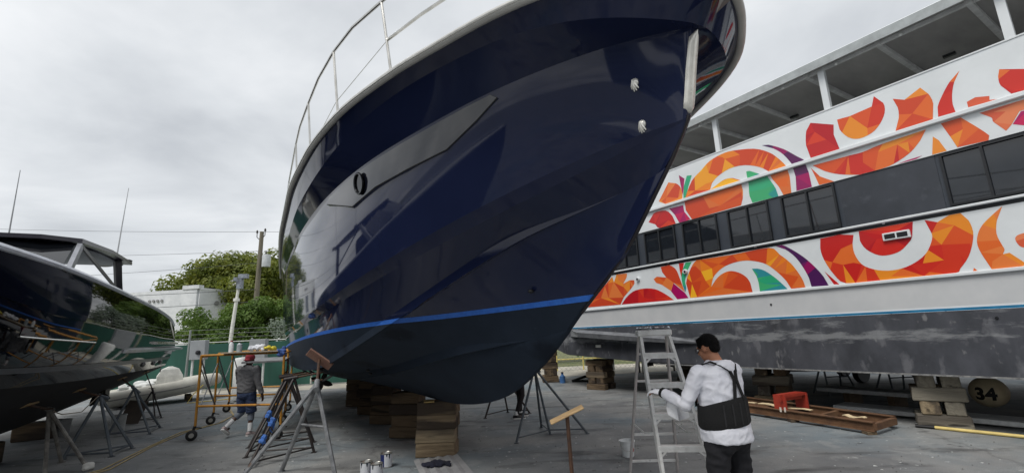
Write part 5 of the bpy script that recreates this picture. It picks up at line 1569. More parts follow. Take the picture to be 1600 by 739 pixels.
g = MB(); b0 = BW(6.6, -.85, 3.9); g.tube([b0, b0 + Vector((0, 0, 1.0)), b0 + Vector((0, 0, 2.0))], [.018, .013, .007], 6); g.build("whip_aerial", mat("grey aerial", (140, 142, 144)), ht)
for k, (s, h_) in enumerate(((7.05, 1.1), (7.25, .75))):
    g = MB(); M_ = Matrix.Translation(BW(s, h_, 3.93 - .06 * k)) @ Matrix.Rotation(keel_dir + .5, 4, 'Z') @ Matrix.Diagonal((1, .42, 1, 1)); g.lathe([(.01, -.02), (.3, -.015), (.34, .01), (.28, .03), (.01, .045)], M_, 18); g.build("radar_blade", mat("dark radar", (60, 60, 64), .4), ht, True)
for s, h_ in ((4.0, 1.0), (4.8, 1.0)):
    g = MB(); g.box(None, (.22, .14, .06), M=Matrix.Translation(BW(s, h_, 3.82)) @ Matrix.Rotation(keel_dir, 4, 'Z'), bev=.015); g.build("roof_light", M_BLACK, ht)
for sd in (1, -1):
    propeller(black, BW(7.4, .85 * sd, .80), YD, .27)
    g = MB(); g.tube([BW(7.4, .85 * sd, .80), BW(5.0, .85 * sd, 1.1)], .03, 8); g.build("propeller_shaft", M_BRONZE, black, True)
    g = MB(); g.prism([(8.0, .55), (8.35, .55), (8.45, 1.2), (7.95, 1.2)], YP - YN * (BC - .85 * sd - .025), YD, (0, 0, 1), -YN * .05); g.build("rudder", M_BRONZE, black)
# its keel piers
for k, (s, lab) in enumerate(((1.2, "keel pier under the black boat's forward half"), (4.2, "keel pier under the black boat's middle"), (7.0, "keel pier by the black boat's propellers"))):
    for i in range(1):
        c = BW(s, 0, .18)
        timber(c, (.7 - .1 * i, .4, .355), keel_dir + math.pi / 2, M_T2, "dark timber of the " + lab, "black boat keel timbers", rng.uniform(-.04, .04))
# its jack stands
def bbot(s, t):
    h0, z0 = bl('keel', s); h1, z1 = bl('chine', s); return BW(s, h0 + (h1 - h0) * t, z0 + (z1 - z0) * t - .03)
nb_ = (-.3, -.15, .9)
jack_stand([(-7.30, 7.62), (-6.72, 7.72), (-7.75, 8.35)], (-7.62, 7.86, .92), bbot(2.3, .72), M_WHT, "jack stand with chipped white legs under the black boat, next to the frame's dark corner", .028, (.3, .12, .03), nb_, braces=())
jack_stand([(-7.92, 8.55), (-7.12, 8.60), (-7.26, 9.22)], (-7.80, 9.0, .98), bbot(3.9, .80), M_GREYT, "grey blue jack stand under the middle of the black boat", .026, (.3, .12, .03), nb_)
jack_stand([(-8.80, 10.45), (-8.02, 10.62), (-8.35, 11.36)], (-8.66, 10.85, .95), bbot(6.2, .88), M_GREYT, "grey blue jack stand with blue band under the black boat's stern quarter", .024, (.3, .12, .03), nb_)
jack_stand([(-9.80, 12.35), (-9.30, 12.45), (-9.52, 12.95)], (-9.52, 12.55, .75), bbot(8.6, .9), M_DARKT, "slim dark jack stand with a plywood sheet leaning on it", .018, (.25, .12, .03), nb_)
g = MB(); g.beam((-9.78, 12.18, .0), (-9.72, 12.40, .52), .5, .018, up=(0, -1, .3)); tag(g.build("plywood_sheet", mat("dark plywood", (84, 74, 66), .85, col2=(70, 62, 56), scale=4)), "dark plywood sheet leaning against the slim jack stand", "plywood")
g = MB(); g.tube([(-7.62, 7.82, .93), (-7.62, 8.1, .80), (-7.66, 8.5, .78), (-7.78, 8.95, 1.0)], .008, 6); tag(g.build("safety_chain", mat("pale rope", (150, 140, 124), .9)), "sagging pale rope tied between two stands of the black boat", "rope")
g = MB()
for k in range(12):
    g.ell((-6.74 + rng.uniform(-.05, .05), 7.73 + rng.uniform(-.05, .05), .05 + rng.uniform(-.02, .04)), (.05, .04, .035), None, 8, 5)
tag(remeshed(g, "foam_wrap", mat("white foam wrap", (206, 204, 198), .9), None, .012, 1), "white foam wrapped round the chipped white stand's foot", "foam")
def pail(x, y, lab):
    o = tag(empty("bucket", (x, y, 0)), lab, "bucket")
    g = MB(); g.lathe([(.001, .0), (.125, .0), (.145, .33), (.152, .33), (.152, .35), (.14, .35), (.12, .02), (.001, .02)], None, 20); g.build("pail", mat("grey white pail", (176, 178, 176), .5, col2=(150, 152, 150), scale=5), o, True, world=False)
    g = MB(); g.tube([(.15 * math.cos(t), -.15, .31 - .14 * math.sin(t)) for t in [math.pi * k / 10 for k in range(11)]], .004, 5); g.build("wire_handle", M_TIN, o, world=False)
pail(-9.25, 11.25, "grey white bucket under the black boat, behind the stand with the blue band")
pail(-10.2, 10.9, "dirty bucket beneath the black boat's propellers")

# ------------------------------------------------------------------ yellow rolling scaffold
M_YEL = mat("yellow ochre scaffold tube", (196, 140, 50), .5, .1, col2=(172, 118, 44), scale=7, spots=[(5, .64, (120, 84, 52)), (7, .7, (150, 148, 140))])
sc_ = tag(empty("scaffold", (-6.0, 11.0, 0)), "low yellow rolling scaffold with rags and bottles along its top bar", "scaffold")
FRM = [((-6.45, 9.72), (-4.62, 9.45)), ((-7.25, 11.55), (-5.42, 11.28)), ((-8.07, 13.5), (-6.24, 13.23))]
ZT = 1.62
def vb(p, z): return Vector((p[0], p[1], z))
for a, b in FRM:
    for p in (a, b):
        g = MB(); g.tube([vb(p, .27), vb(p, ZT)], .024, 8); g.build("post", M_YEL, sc_, True)
        cw = MB(); M_ = Matrix.Translation((p[0] - .04, p[1] - .03, .1)) @ Matrix.Rotation(.5, 4, 'Z') @ Matrix.Rotation(math.pi / 2, 4, 'X')
        cw.lathe([(.03, -.025), (.085, -.025), (.1, -.015), (.1, .015), (.085, .025), (.03, .025)], M_, 20)
        w_ = cw.build("caster_wheel", M_BLACK, sc_, True)
        cw = MB(); cw.lathe([(.001, -.03), (.045, -.03), (.045, .03), (.001, .03)], M_, 14); cw.build("wheel_hub", M_TIN, w_, True)
        cw = MB(); cw.beam(vb(p, .28), Vector((p[0] - .04, p[1] - .03, .1)), .012, .05); cw.beam(vb(p, .24), Vector((p[0] + .11, p[1] + .04, .22)), .01, .02); cw.build("caster_fork", mat("black caster fork", (36, 34, 33), .5, .5), w_)
    for z in (ZT, .64):
        g = MB(); g.tube([vb(a, z), vb(b, z)], .022, 8); g.build("rail", M_YEL, sc_, True)
    g = MB(); g.tube([vb(a, ZT - .05), vb(a, ZT - .05).lerp(vb(b, .66), .14) + Vector((0, 0, -.5)), vb(a, .64).lerp(vb(b, .64), .22)], .014, 6); g.build("frame_brace", mat("black frame brace", (40, 38, 38), .5), sc_, True)
for i in (0, 1):
    for k in (0, 1):
        for z in (ZT - .03,):
            g = MB(); g.tube([vb(FRM[i][k], z), vb(FRM[i + 1][k], z)], .018, 8); g.build("side_rail", M_YEL, sc_, True)
        g = MB(); g.tube([vb(FRM[i][k], 1.4), vb(FRM[i + 1][k], .45)], .012, 6); g.build("cross_brace", M_GALV, sc_, True)
        g = MB(); g.tube([vb(FRM[i][k], .45), vb(FRM[i + 1][k], 1.4)], .012, 6); g.build("cross_brace", M_GALV, sc_, True)
for k in range(3):
    a, b = Vector((-5.15 + .1 * k, 9.6, 0)), None
    p0 = vb(FRM[0][1], 1.44) + Vector((-.95 + .3 * k, .45, 0)); p1 = p0 + Vector((FRM[2][0][0] - FRM[0][0][0], FRM[2][0][1] - FRM[0][0][1], 0)) * .62
    g = MB(); g.beam(p0, p1, .27, .035, bev=.004); g.build("deck_plank", mat("silvery plank", (150, 152, 154), .6, col2=(122, 124, 126), scale=5, stretch=(1, 5, 1)), sc_)
# end ladder frame standing against the yacht side
for z in (.35, .62, .9, 1.18):
    g = MB(); g.tube([vb(FRM[0][1], z) + Vector((.0, .0, 0)), vb(FRM[1][1], z)], .014, 6); g.build("rung", mat("brown rung", (110, 82, 52), .6), sc_, True)
# things lying on top
def on_bar(t, i=0, dz=0.0):
    a, b = vb(FRM[i][0], ZT + .023 + dz), vb(FRM[i][1], ZT + .023 + dz); return a.lerp(b, t)
def bottle(p, h, r_, m, capm, lab):
    o = tag(empty("bottle", p), lab, "bottle")
    g = MB(); g.lathe([(.001, 0), (r_, 0), (r_, h * .7), (r_ * .45, h * .85), (r_ * .4, h * .9), (.001, h * .9)], None, 14); g.build("body", m, o, True, world=False)
    g = MB(); g.lathe([(.001, h * .9), (r_ * .5, h * .9), (r_ * .5, h), (.001, h)], None, 12); g.build("cap", capm, o, True, world=False)
    return o
# a board laid across to carry them
g = MB(); g.beam(on_bar(.28, 0, .012), on_bar(.96, 0, .012), .2, .022); tag(g.build("plank", mat("short grey plank", (150, 140, 124), .8, stretch=(1, 4, 1), scale=5)), "short plank laid on the scaffold's front top bar", "plank")
bottle(on_bar(.36, 0, .024), .23, .045, mat("white bottle", (218, 220, 222), .4), mat("red cap", (180, 40, 36), .4), "white bottle with red cap on the scaffold plank")
bottle(on_bar(.46, 0, .024), .20, .05, mat("clear grey bottle", (160, 168, 172), .2), mat("black cap", (30, 30, 30), .4), "grey bottle with black cap on the scaffold plank")
def rag_pile(c, n, sx, sy, sz, m, lab, nm="rag"):
    g = MB()
    for k in range(n):
        g.ell(Vector(c) + Vector((rng.uniform(-sx, sx), rng.uniform(-sy, sy), rng.uniform(.0, sz))), (rng.uniform(.03, .07), rng.uniform(.03, .06), rng.uniform(.02, .04)), Euler((rng.random(), rng.random(), rng.random() * 3)).to_matrix(), 8, 5)
    return tag(remeshed(g, nm, m, None, .012, 1), lab, "rag")
rag_pile(on_bar(.68, 0, .05), 22, .16, .06, .08, mat("white rag cloth", (206, 208, 214), .9, bump=.3), "heap of white rags on the scaffold plank")
rag_pile(on_bar(.84, 0, .05), 10, .07, .05, .04, mat("yellow glove cloth", (206, 190, 60), .8), "yellow cloth beside the white rags on the scaffold plank")
rag_pile(on_bar(.97, 0, -.1), 14, .05, .05, .16, mat("blue rag cloth", (60, 84, 140), .9), "blue cloth tied to the scaffold's corner post")

# ------------------------------------------------------------------ inflatable dinghy by the fence
dg = tag(empty("dinghy", (-12.0, 16.4, 0)), "off-white inflatable dinghy with a console, bow towards the yellow scaffold", "dinghy")
dA = Vector((-13.2, 15.6, .28)); dB = Vector((-10.9, 17.4, .62))
dd = (dB - dA); dl = Vector((dd.x, dd.y, 0)).normalized(); dn = Vector((-dl.y, dl.x, 0))
M_HYP = mat("off white hypalon", (190, 188, 178), .6, col2=(174, 172, 162), scale=3)
for sd in (1, -1):
    g = MB(); pts = []
    for k in range(14):
        t = k / 13
        w = .62 * math.cos(max(0, t - .55) / .45 * math.pi / 2) ** .8 if t < .999 else .02
        pts.append(dA.lerp(dB, t) + dn * sd * w + Vector((0, 0, .16 * max(0, t - .6) ** 1.4)))
    g.tube([pts[0] - dd.normalized() * .28] + pts, [.06] + [.24] * 11 + [.23, .21, .19], 14); tb = g.build("tube", M_HYP, dg, True)
    g = MB(); g.tube([p + dn * sd * .235 for p in pts[:11]], .022, 6); g.build("rubbing_strip", mat("grey strip", (110, 110, 108), .6), tb, True)
g = MB(); g.loft([[dA.lerp(dB, t) + dn * w + Vector((0, 0, z)) for w, z in ((-.5 * k, -.1), (0, -.3 * k + .05 * (1 - k)), (.5 * k, -.1), (0, -.05))] for t, k in ((0, 1), (.5, 1), (.8, .8), (.97, .2))]); g.build("floor", mat("grey hull", (150, 150, 148), .5), dg)
g = MB()
cm = dA.lerp(dB, .52) + Vector((0, 0, .12)); rz_ = math.atan2(dl.y, dl.x)
rings = [[cm + dl * x + dn * y + Vector((0, 0, z)) for x, y in ((-a, -b), (a, -b), (a, b), (-a, b))] for a, b, z in ((.38, .28, 0), (.36, .27, .3), (.24, .24, .52), (.06, .2, .6))]
g.loft(rings); con = g.build("console", mat("white console", (206, 206, 200), .45), dg)
g = MB(); wc = cm + dl * -.28 + Vector((0, 0, .5)); g.tube([wc + dn * .15 * math.cos(a) + Vector((0, 0, .15 * math.sin(a))) for a in [2 * math.pi * k / 18 for k in range(18)]], .013, 6, True); g.build("steering_wheel", M_BLACK, con, True)
g = MB()
for k in range(24):
    g.ell(dA.lerp(dB, rng.uniform(.05, .45)) + dn * rng.uniform(-.35, .35) + Vector((0, 0, rng.uniform(.05, .35))), (rng.uniform(.1, .25), rng.uniform(.1, .2), rng.uniform(.05, .1)), Euler((0, 0, rng.random() * 3)).to_matrix(), 8, 6)
tag(remeshed(g, "boat_cover", mat("bunched white cover", (196, 198, 196), .8, bump=.3), None, .03, 2), "bunched white cover lying in the inflatable dinghy", "cover")
for t in (.3, .72):
    g = MB(); c = dA.lerp(dB, t); g.box((c.x, c.y, .06 + .05 * t), (.9, .18, .12 + .1 * t), rz_ + math.pi / 2, bev=.01); tag(g.build("timber_block", M_T2), ["dark timber chock under the dinghy's stern half", "dark timber chock under the dinghy's raised bow"][t > .5], "timber")
g = MB(); g.tube([(-10.6, 16.2, .55), (-10.75, 16.0, .3), (-10.85, 15.85, .02), (-10.6, 16.1, .014), (-9.6, 16.8, .014), (-9.0, 17.1, .014)], .014, 6); tag(g.build("yellow_rope", mat("yellow rope", (196, 172, 80), .8)), "yellow rope running from the dinghy's bow along the ground", "rope")
g = MB()
for off in (0, .12):
    g.tube([(-6.6 + off, 7.2, .012), (-6.5 + off, 7.7, .012), (-7.0 + off * .5, 9.3, .012), (-7.35 + off, 10.6, .012), (-7.15, 11.6 + off, .012), (-7.5, 12.8, .012), (-8.4, 14.0 + off, .012)], .011, 6)
tag(g.build("air_hose", mat("tan hose", (170, 152, 112), .7)), "two tan hose runs lying across the asphalt past the scaffold's wheels", "hose")

# ------------------------------------------------------------------ fence with green screen, cabinets
M_GREEN = mat("green windscreen mesh", (30, 70, 60), .85, col2=(42, 88, 76), scale=1.1, stretch=(1, 1, .3), bump=.2)
M_FPOST = mat("galvanised fence post", (140, 144, 142), .5, .4)
fence = tag(empty("chain_link_fence", (-8, 20.3, 0)), "chain-link fence hung with green screen along the back of the yard", "fence")
FX = [-40 + 2.6 * k for k in range(31)]
def fy(x): return 20.55 + .045 * (x + 8)
for x in FX:
    g = MB(); g.tube([(x, fy(x), 0), (x, fy(x), 2.02)], .035, 8); g.lathe([(.04, 2.02), (.045, 2.04), (.03, 2.08), (.001, 2.09)], Matrix.Translation((x, fy(x), 0)), 8); g.build("post", M_FPOST, fence, True)
for x0, x1 in zip(FX, FX[1:]):
    g = MB(); g.tube([(x0, fy(x0), 1.96), (x1, fy(x1), 1.96)], .022, 6); g.build("top_rail", M_FPOST, fence, True)
    if x0 > -6.5:      # bare chain link beyond the screened stretch
        g = MB()
        for k in range(-8, 13):
            for sg in (1, -1):
                xa = x0 + k * .2; xb = xa + sg * 1.9; z0_, z1_ = .05, 1.95
                pa, pb = (xa, z0_), (xb, z1_)
                def cut(p, q, xl):
                    t_ = (xl - p[0]) / (q[0] - p[0]); return (xl, p[1] + (q[1] - p[1]) * t_)
                pts_ = sorted([pa, pb])
                if pts_[1][0] <= x0 or pts_[0][0] >= x1: continue
                l_, r_ = pts_
                if l_[0] < x0: l_ = cut(pts_[0], pts_[1], x0)
                if r_[0] > x1: r_ = cut(pts_[0], pts_[1], x1)
                g.tube([(l_[0], fy(l_[0]), l_[1]), (r_[0], fy(r_[0]), r_[1])], .004, 3)
        cm_ = g.build("chain_mesh", M_FPOST, fence); cm_["kind"] = "stuff"
        continue
    g = MB(); n = 10; vs = []
    for i in range(n + 1):
        x = x0 + .05 + (x1 - x0 - .1) * i / n
        for z in (.06, .7, 1.3, 1.9):
            vs.append((x, fy(x) - .045 + .018 * noise.noise((x * 1.7, z * 1.5, 2.)), z + (.02 * noise.noise((x * 2, 0, 0)) if z > 1.8 else 0)))
    g.add(vs, [(i * 4 + j, i * 4 + 4 + j, i * 4 + 5 + j, i * 4 + 1 + j) for i in range(n) for j in range(3)]); g.build("screen", M_GREEN, fence, True)
for z in (2.15, 2.32, 2.5):
    g = MB(); g.tube([(x, fy(x) + .1 * (z - 2), z) for x in FX], .006, 5); g.build("barbed_wire", M_FPOST, fence)
def cabinet(x, y, z0, z1, w, lab, meter):
    o = tag(empty("electrical_cabinet", (x, y, 0)), lab, "cabinet")
    g = MB(); g.box((0, 0, (z0 + z1) / 2), (w, .25, z1 - z0), bev=.012); g.build("box", mat("grey steel cabinet", (150, 154, 156), .5, col2=(140, 144, 147), scale=3), o, world=False)
    for sx in (-1, 1):
        g = MB(); g.tube([(sx * w * .36, .0, 0), (sx * w * .36, .0, z0)], .045, 8); g.build("conduit", mat("white pvc conduit", (190, 192, 190), .5), o, True, world=False)
    if meter:
        g = MB(); g.lathe([(.001, 0), (.09, 0), (.085, .07), (.001, .09)], Matrix.Translation((w * .1, -.125, z0 + .28)) @ Matrix.Rotation(math.pi / 2, 4, 'X'), 16); g.build("meter", M_GLASS, o, True, world=False)
cabinet(-12.85, 19.2, 1.30, 2.06, .62, "grey electrical cabinet with a round meter before the green fence", True)
cabinet(-10.55, 19.4, 1.05, 2.0, .66, "plain grey electrical cabinet before the green fence, behind the walking man", False)
g = MB(); g.tube([(-13.6, 19.6, 0), (-13.55, 19.6, 2.5)], .04, 8); tag(g.build("pipe_post", M_FPOST), "bare steel pipe post rising above the green fence left of the meter cabinet", "post")
o = tag(empty("water_heater", (-9.2, 16.0, 0)), "white cylindrical tank behind the walking man", "tank")
g = MB(); g.lathe([(.001, .05), (.24, .05), (.26, .09), (.26, 1.3), (.22, 1.38), (.001, 1.4)], None, 20); g.build("shell", mat("white tank enamel", (206, 208, 206), .4), o, True, world=False)
g = MB(); g.lathe([(.001, 1.4), (.04, 1.4), (.04, 1.5), (.001, 1.5)], None, 10); g.build("fitting", M_TIN, o, world=False)

# ------------------------------------------------------------------ house, poles, wires
hs = tag(empty("white_house", (-22.5, 32, 0)), "low white painted brick house with a flat parapet behind the fence", "house")
M_WB = mat("white painted brick", (226, 228, 230), .8, col2=(208, 211, 214), scale=2.2, bump=.5, bscale=7, spots=[(2.0, .66, (178, 180, 180))])
A0, A1, A2 = Vector((-27.2, 31.0, 0)), Vector((-20.6, 30.2, 0)), Vector((-19.0, 33.6, 0))
A3 = Vector((-26.0, 36.0, 0))
def wall(a, b, h, nm):
    g = MB(); d = (b - a).normalized(); g.beam(a + Vector((0, 0, h / 2)), b + Vector((0, 0, h / 2)), .3, h); return g.build(nm, M_WB, hs)
wall(A0, A1, 5.5, "wall"); wall(A1, A2, 5.45, "wall"); wall(A2, A3, 5.4, "wall"); wall(A3, A0, 5.4, "wall")
g = MB(); g.add([p + Vector((0, 0, 5.1)) for p in (A0, A1, A2, A3)], [(0, 1, 2, 3)]); g.build("roof", mat("grey roof felt", (130, 130, 130), .9), hs)
g = MB(); dv = (A1 - A0).normalized(); g.beam(A1 - dv * 1.0 + Vector((0, 0, 5.62)), A1 + dv * .18 + Vector((0, 0, 5.62)), .42, .24); g.build("parapet_step", M_WB, hs)
g = MB(); g.beam(A1 + Vector((0, 0, 5.5)), A2 + Vector((0, 0, 5.46)), .36, .12); g.build("coping", M_WB, hs)
nv = Vector((dv.y, -dv.x, 0))
for t, z, w, h in ((.52, 3.55, 1.1, 1.5), (.15, 3.55, 1.1, 1.5)):
    c = A0.lerp(A1, t) + nv * .14 + Vector((0, 0, z)); rr = math.atan2(dv.y, dv.x)
    g = MB(); g.box(c, (w, .1, h), rr); w_ = g.build("window", mat("grey window frame", (160, 164, 168), .5), hs)
    g = MB(); g.box(c + nv * .05, (w * .86, .03, h * .88), rr); g.build("pane", mat("grey house glass", (104, 112, 120), .15), w_)
    g = MB(); g.box(c + nv * .08 + Vector((0, 0, -h / 2 - .06)), (w * 1.15, .2, .08), rr); g.build("sill", M_WB, w_)
for k in range(4):
    c = A0.lerp(A1, .50 + .045 * k) + nv * .16 + Vector((0, 0, 4.85)); g = MB(); g.tube([c, c + nv * .06], .09, 8); g.build("vent_tile", mat("grey vent tile", (130, 130, 130), .7), hs)
g = MB(); d2 = (A2 - A1).normalized(); n2 = Vector((d2.y, -d2.x, 0)); c = A1.lerp(A2, .3) + n2 * .16 + Vector((0, 0, 4.6)); g.tube([c, c + n2 * .05], .16, 10); g.build("round_vent", mat("grey vent tile", (130, 130, 130)), hs)
g = MB(); c = A1.lerp(A2, .62) + Vector((0, 0, 6.0)); g.lathe([(.001, -.05), (.2, .0), (.30, .10), (.31, .11), (.2, .02), (.001, -.03)], Matrix.Translation(c) @ Matrix.Rotation(1.2, 4, 'X'), 16); g.tube([c + Vector((0, 0, -.7)), c], .03, 6); g.build("satellite_dish", mat("pale dish", (190, 190, 188), .5), hs, True)
lm = tag(empty("lantern_post", (-17.6, 21.6, 0)), "dark lantern head on a post in front of the white house, over the black boat", "lamp post")
g = MB(); g.tube([(0, 0, 0), (0, 0, 3.2)], .05, 8); g.build("post", M_DARKT, lm, True, world=False)
g = MB(); g.lathe([(.07, 3.2), (.10, 3.28), (.16, 3.6), (.19, 3.62), (.10, 3.78), (.04, 3.86), (.05, 3.9), (.001, 3.98)], None, 10); g.build("lantern", mat("brown lantern", (74, 60, 52), .6), lm, True, world=False)
up_ = tag(empty("utility_pole", (-15.9, 28.6, 0)), "weathered wooden utility pole carrying a grey transformer", "utility pole")
g = MB(); g.tube([(0, 0, 0), (.0, 0, 4), (.08, 0, 8.75)], [.17, .155, .12], 10); g.build("pole", mat("weathered pole wood", (126, 120, 104), .9, col2=(104, 98, 86), scale=3, stretch=(3, 3, .3), bump=.3), up_, True, world=False)
g = MB(); g.lathe([(.001, 6.45), (.24, 6.48), (.25, 6.55), (.25, 7.15), (.22, 7.25), (.001, 7.28)], Matrix.Translation((.5, -.05, 0)), 16); tr_ = g.build("transformer", mat("grey transformer", (176, 180, 182), .5), up_, True, world=False)
g = MB(); g.tube([(.45, -.05, 7.25), (.45, -.05, 7.5)], .04, 8); g.tube([(.05, 0, 6.9), (.3, -.05, 6.9)], .03, 6); g.build("bushing", M_DARKT, tr_, True, world=False)
for dx_, z_ in ((-.25, 8.5), (.25, 8.6)):
    g = MB(); g.tube([(.06, 0, z_ - .35), (dx_ + .06, -.05, z_ - .1), (dx_ + .06, -.05, z_ + .25)], .025, 6); g.lathe([(.001, z_ + .15), (.07, z_ + .17), (.05, z_ + .22), (.07, z_ + .26), (.03, z_ + .34), (.001, z_ + .36)], Matrix.Translation((dx_ + .06, -.05, 0)), 8); g.build("insulator", M_DARKT, up_, True, world=False)
wp = tag(empty("boom_mast", (-14.6, 24.4, 0)), "white tapered mast with a bulky bracket head in front of the tree", "mast")
g = MB(); g.tube([(-.25, 0, 0), (-.12, 0, 2.6), (0, 0, 4.1)], [.10, .09, .085], 10); g.tube([(0, 0, 4.1), (.08, 0, 5.0)], .07, 10); g.lathe([(.001, 4.05), (.15, 4.05), (.15, 4.2), (.001, 4.2)], None, 12); g.build("mast", mat("white mast paint", (206, 206, 200), .5), wp, True, world=False)
g = MB(); g.box((.12, 0, 4.95), (.25, .3, .5), .2); g.box((.28, 0, 5.35), (.45, .25, .22), .1); g.box((-.1, -.05, 5.2), (.18, .2, .2), .4); g.tube([(.1, 0, 5.0), (.42, 0, 5.45)], .05, 8); g.build("bracket_head", mat("grey blue bracket", (150, 158, 168), .5, col2=(96, 100, 108), scale=5), wp, world=False)
def wire(a, b, sag, lab, r_=.011):
    a, b = Vector(a), Vector(b); g = MB()
    g.tube([a.lerp(b, t / 16) - Vector((0, 0, sag * 4 * (t / 16) * (1 - t / 16))) for t in range(17)], r_, 5)
    tag(g.build("overhead_wire", mat("grey cable", (70, 72, 76), .6)), lab, "wire")
wire((-70, 40, 15.4), (-15.8, 28.6, 8.75), .5, "topmost overhead wire running left from the utility pole's head")
wire((-70, 41, 12.2), (-15.85, 28.55, 7.5), .5, "overhead wire running left from the pole, just above the transformer")
wire((-60, 36, 8.3), (-15.9, 28.5, 6.75), .5, "overhead wire running left from the pole at transformer height")
wire((-50, 27, 5.6), (-15.9, 28.45, 5.1), .3, "lower black cable crossing before the white house", .016)
wire((-50, 26, 4.6), (-15.9, 28.45, 4.35), .3, "lowest black cable crossing before the white house", .016)
wire((-15.8, 28.6, 8.75), (30, 40, 10.5), .5, "overhead wire running right from the utility pole behind the yacht")

# ------------------------------------------------------------------ trees
def leaf_mesh(name, clumps, n, size, seed, m):
    rr = random.Random(seed)
    V_, F_ = [], []
    tot = sum(c[3] for c in clumps)
    for cx, cy, cz, cr in clumps:
        for _ in range(int(n * cr / tot)):
            d = Vector((rr.gauss(0, 1), rr.gauss(0, 1), rr.gauss(0, 1))).normalized()
            rad = cr * (rr.uniform(.25, 1.0) ** .45)
            p = Vector((cx, cy, cz)) + Vector((d.x * rad * 1.15, d.y * rad, d.z * rad * .72))
            nn_ = (d + Vector((rr.uniform(-.8, .8), rr.uniform(-.8, .8), rr.uniform(-.3, 1.0)))).normalized()
            t_ = nn_.orthogonal().normalized(); t_ = Matrix.Rotation(rr.uniform(0, 6.28), 3, nn_) @ t_; b_ = nn_.cross(t_)
            L_ = size * rr.uniform(.6, 1.3)
            k = len(V_)
            V_ += [p, p + t_ * L_ * .5 + b_ * L_ * .28, p + t_ * L_ - nn_ * L_ * .15, p + t_ * L_ * .5 - b_ * L_ * .28]
            F_.append((k, k + 1, k + 2, k + 3))
    me = bpy.data.meshes.new(name); me.from_pydata([tuple(v) for v in V_], [], F_); me.materials.append(m); me.update()
    return me
def leaf_mat(name, c1, c2, c3):
    m = bpy.data.materials.new(name); m.use_nodes = True
    t = m.node_tree; p = t.nodes["Principled BSDF"]; p.inputs["Roughness"].default_value = .55
    c = t.nodes.new("ShaderNodeTexCoord"); n = t.nodes.new("ShaderNodeTexNoise"); n.inputs["Scale"].default_value = .9; n.inputs["Detail"].default_value = 9; n.inputs["Roughness"].default_value = .8
    r_ = t.nodes.new("ShaderNodeValToRGB"); r_.color_ramp.elements[0].position = .3; r_.color_ramp.elements[1].position = .72
    r_.color_ramp.elements[0].color = lin(c1); r_.color_ramp.elements[1].color = lin(c3); e_ = r_.color_ramp.elements.new(.5); e_.color = lin(c2)
    t.links.new(c.outputs["Object"], n.inputs["Vector"]); t.links.new(n.outputs["Fac"], r_.inputs[0]); t.links.new(r_.outputs[0], p.inputs["Base Color"])
    tr = t.nodes.new("ShaderNodeBsdfTranslucent"); t.links.new(r_.outputs[0], tr.inputs["Color"])
    mx_ = t.nodes.new("ShaderNodeMixShader"); mx_.inputs[0].default_value = .4
    t.links.new(p.outputs[0], mx_.inputs[1]); t.links.new(tr.outputs[0], mx_.inputs[2]); t.links.new(mx_.outputs[0], t.nodes["Material Output"].inputs[0])
    return m
LM1 = leaf_mat("broad tree leaves", (66, 82, 30), (112, 124, 44), (162, 158, 60))
LM2 = leaf_mat("dark shrub leaves", (62, 88, 36), (96, 124, 50), (134, 154, 70))
M_BARK = mat("grey brown bark", (84, 74, 62), .95, col2=(64, 56, 48), scale=4, stretch=(2, 2, .4), bump=.6)
def tree(name, lab, base, clumps, n, size, seed, m, trunk_r):
    root = tag(empty(name, base), lab, "tree")
    lo = [(c[0] - base[0], c[1] - base[1], c[2], c[3]) for c in clumps]
    o = bpy.data.objects.new("crown", leaf_mesh("crown", lo, n, size, seed, m)); COL.objects.link(o); o.parent = root
    g = MB(); zt = sum(c[2] for c in lo) / len(lo) * .55
    g.tube([(0, 0, 0), (.1, .05, zt * .5), (0, 0, zt)], [trunk_r * 1.2, trunk_r, trunk_r * .75], 9)
    for c in lo:
        g.tube([(0, 0, zt * .92), Vector((0, 0, zt)).lerp(Vector(c[:3]), .55) + Vector((0, 0, .15)), Vector(c[:3])], [trunk_r * .45, trunk_r * .28, trunk_r * .08], 6)
    g.build("trunk", M_BARK, root, True, world=False)
def clumps_in(cx, cy, cz, rx, ry, rz, n, r0, r1, seed):
    q = random.Random(seed); out_ = []
    for _ in range(n):
        a, b_, c_ = q.gauss(0, 1), q.gauss(0, 1), q.gauss(0, 1); l_ = math.sqrt(a * a + b_ * b_ + c_ * c_); k = q.uniform(.35, 1) ** .6
        out_.append((cx + a / l_ * rx * k, cy + b_ / l_ * ry * k, cz + c_ / l_ * rz * k, q.uniform(r0, r1)))
    return out_
tree("broadleaf_tree", "big spreading yellow green tree behind the white house and utility pole", (-19.8, 36, 0), clumps_in(-19.4, 36, 5.8, 6.5, 4.5, 2.9, 110, .9, 1.6, 3), 64000, .27, 3, LM1, .4)
tree("shrubby_tree", "smaller darker green tree in front of the white house's corner", (-16.2, 26.6, 0), clumps_in(-15.4, 26.4, 2.9, 3.5, 1.6, 1.45, 44, .45, .8, 5), 20000, .18, 5, LM2, .14)
tree("shrubby_tree", "small grey green tree squeezed behind the yacht's side by the fence", (-11.3, 25.6, 0), clumps_in(-11.6, 25.4, 2.4, 1.5, 1.2, 1.2, 16, .4, .7, 8), 5000, .15, 8, leaf_mat("silvery leaves", (92, 108, 96), (128, 142, 126), (160, 170, 150)), .1)
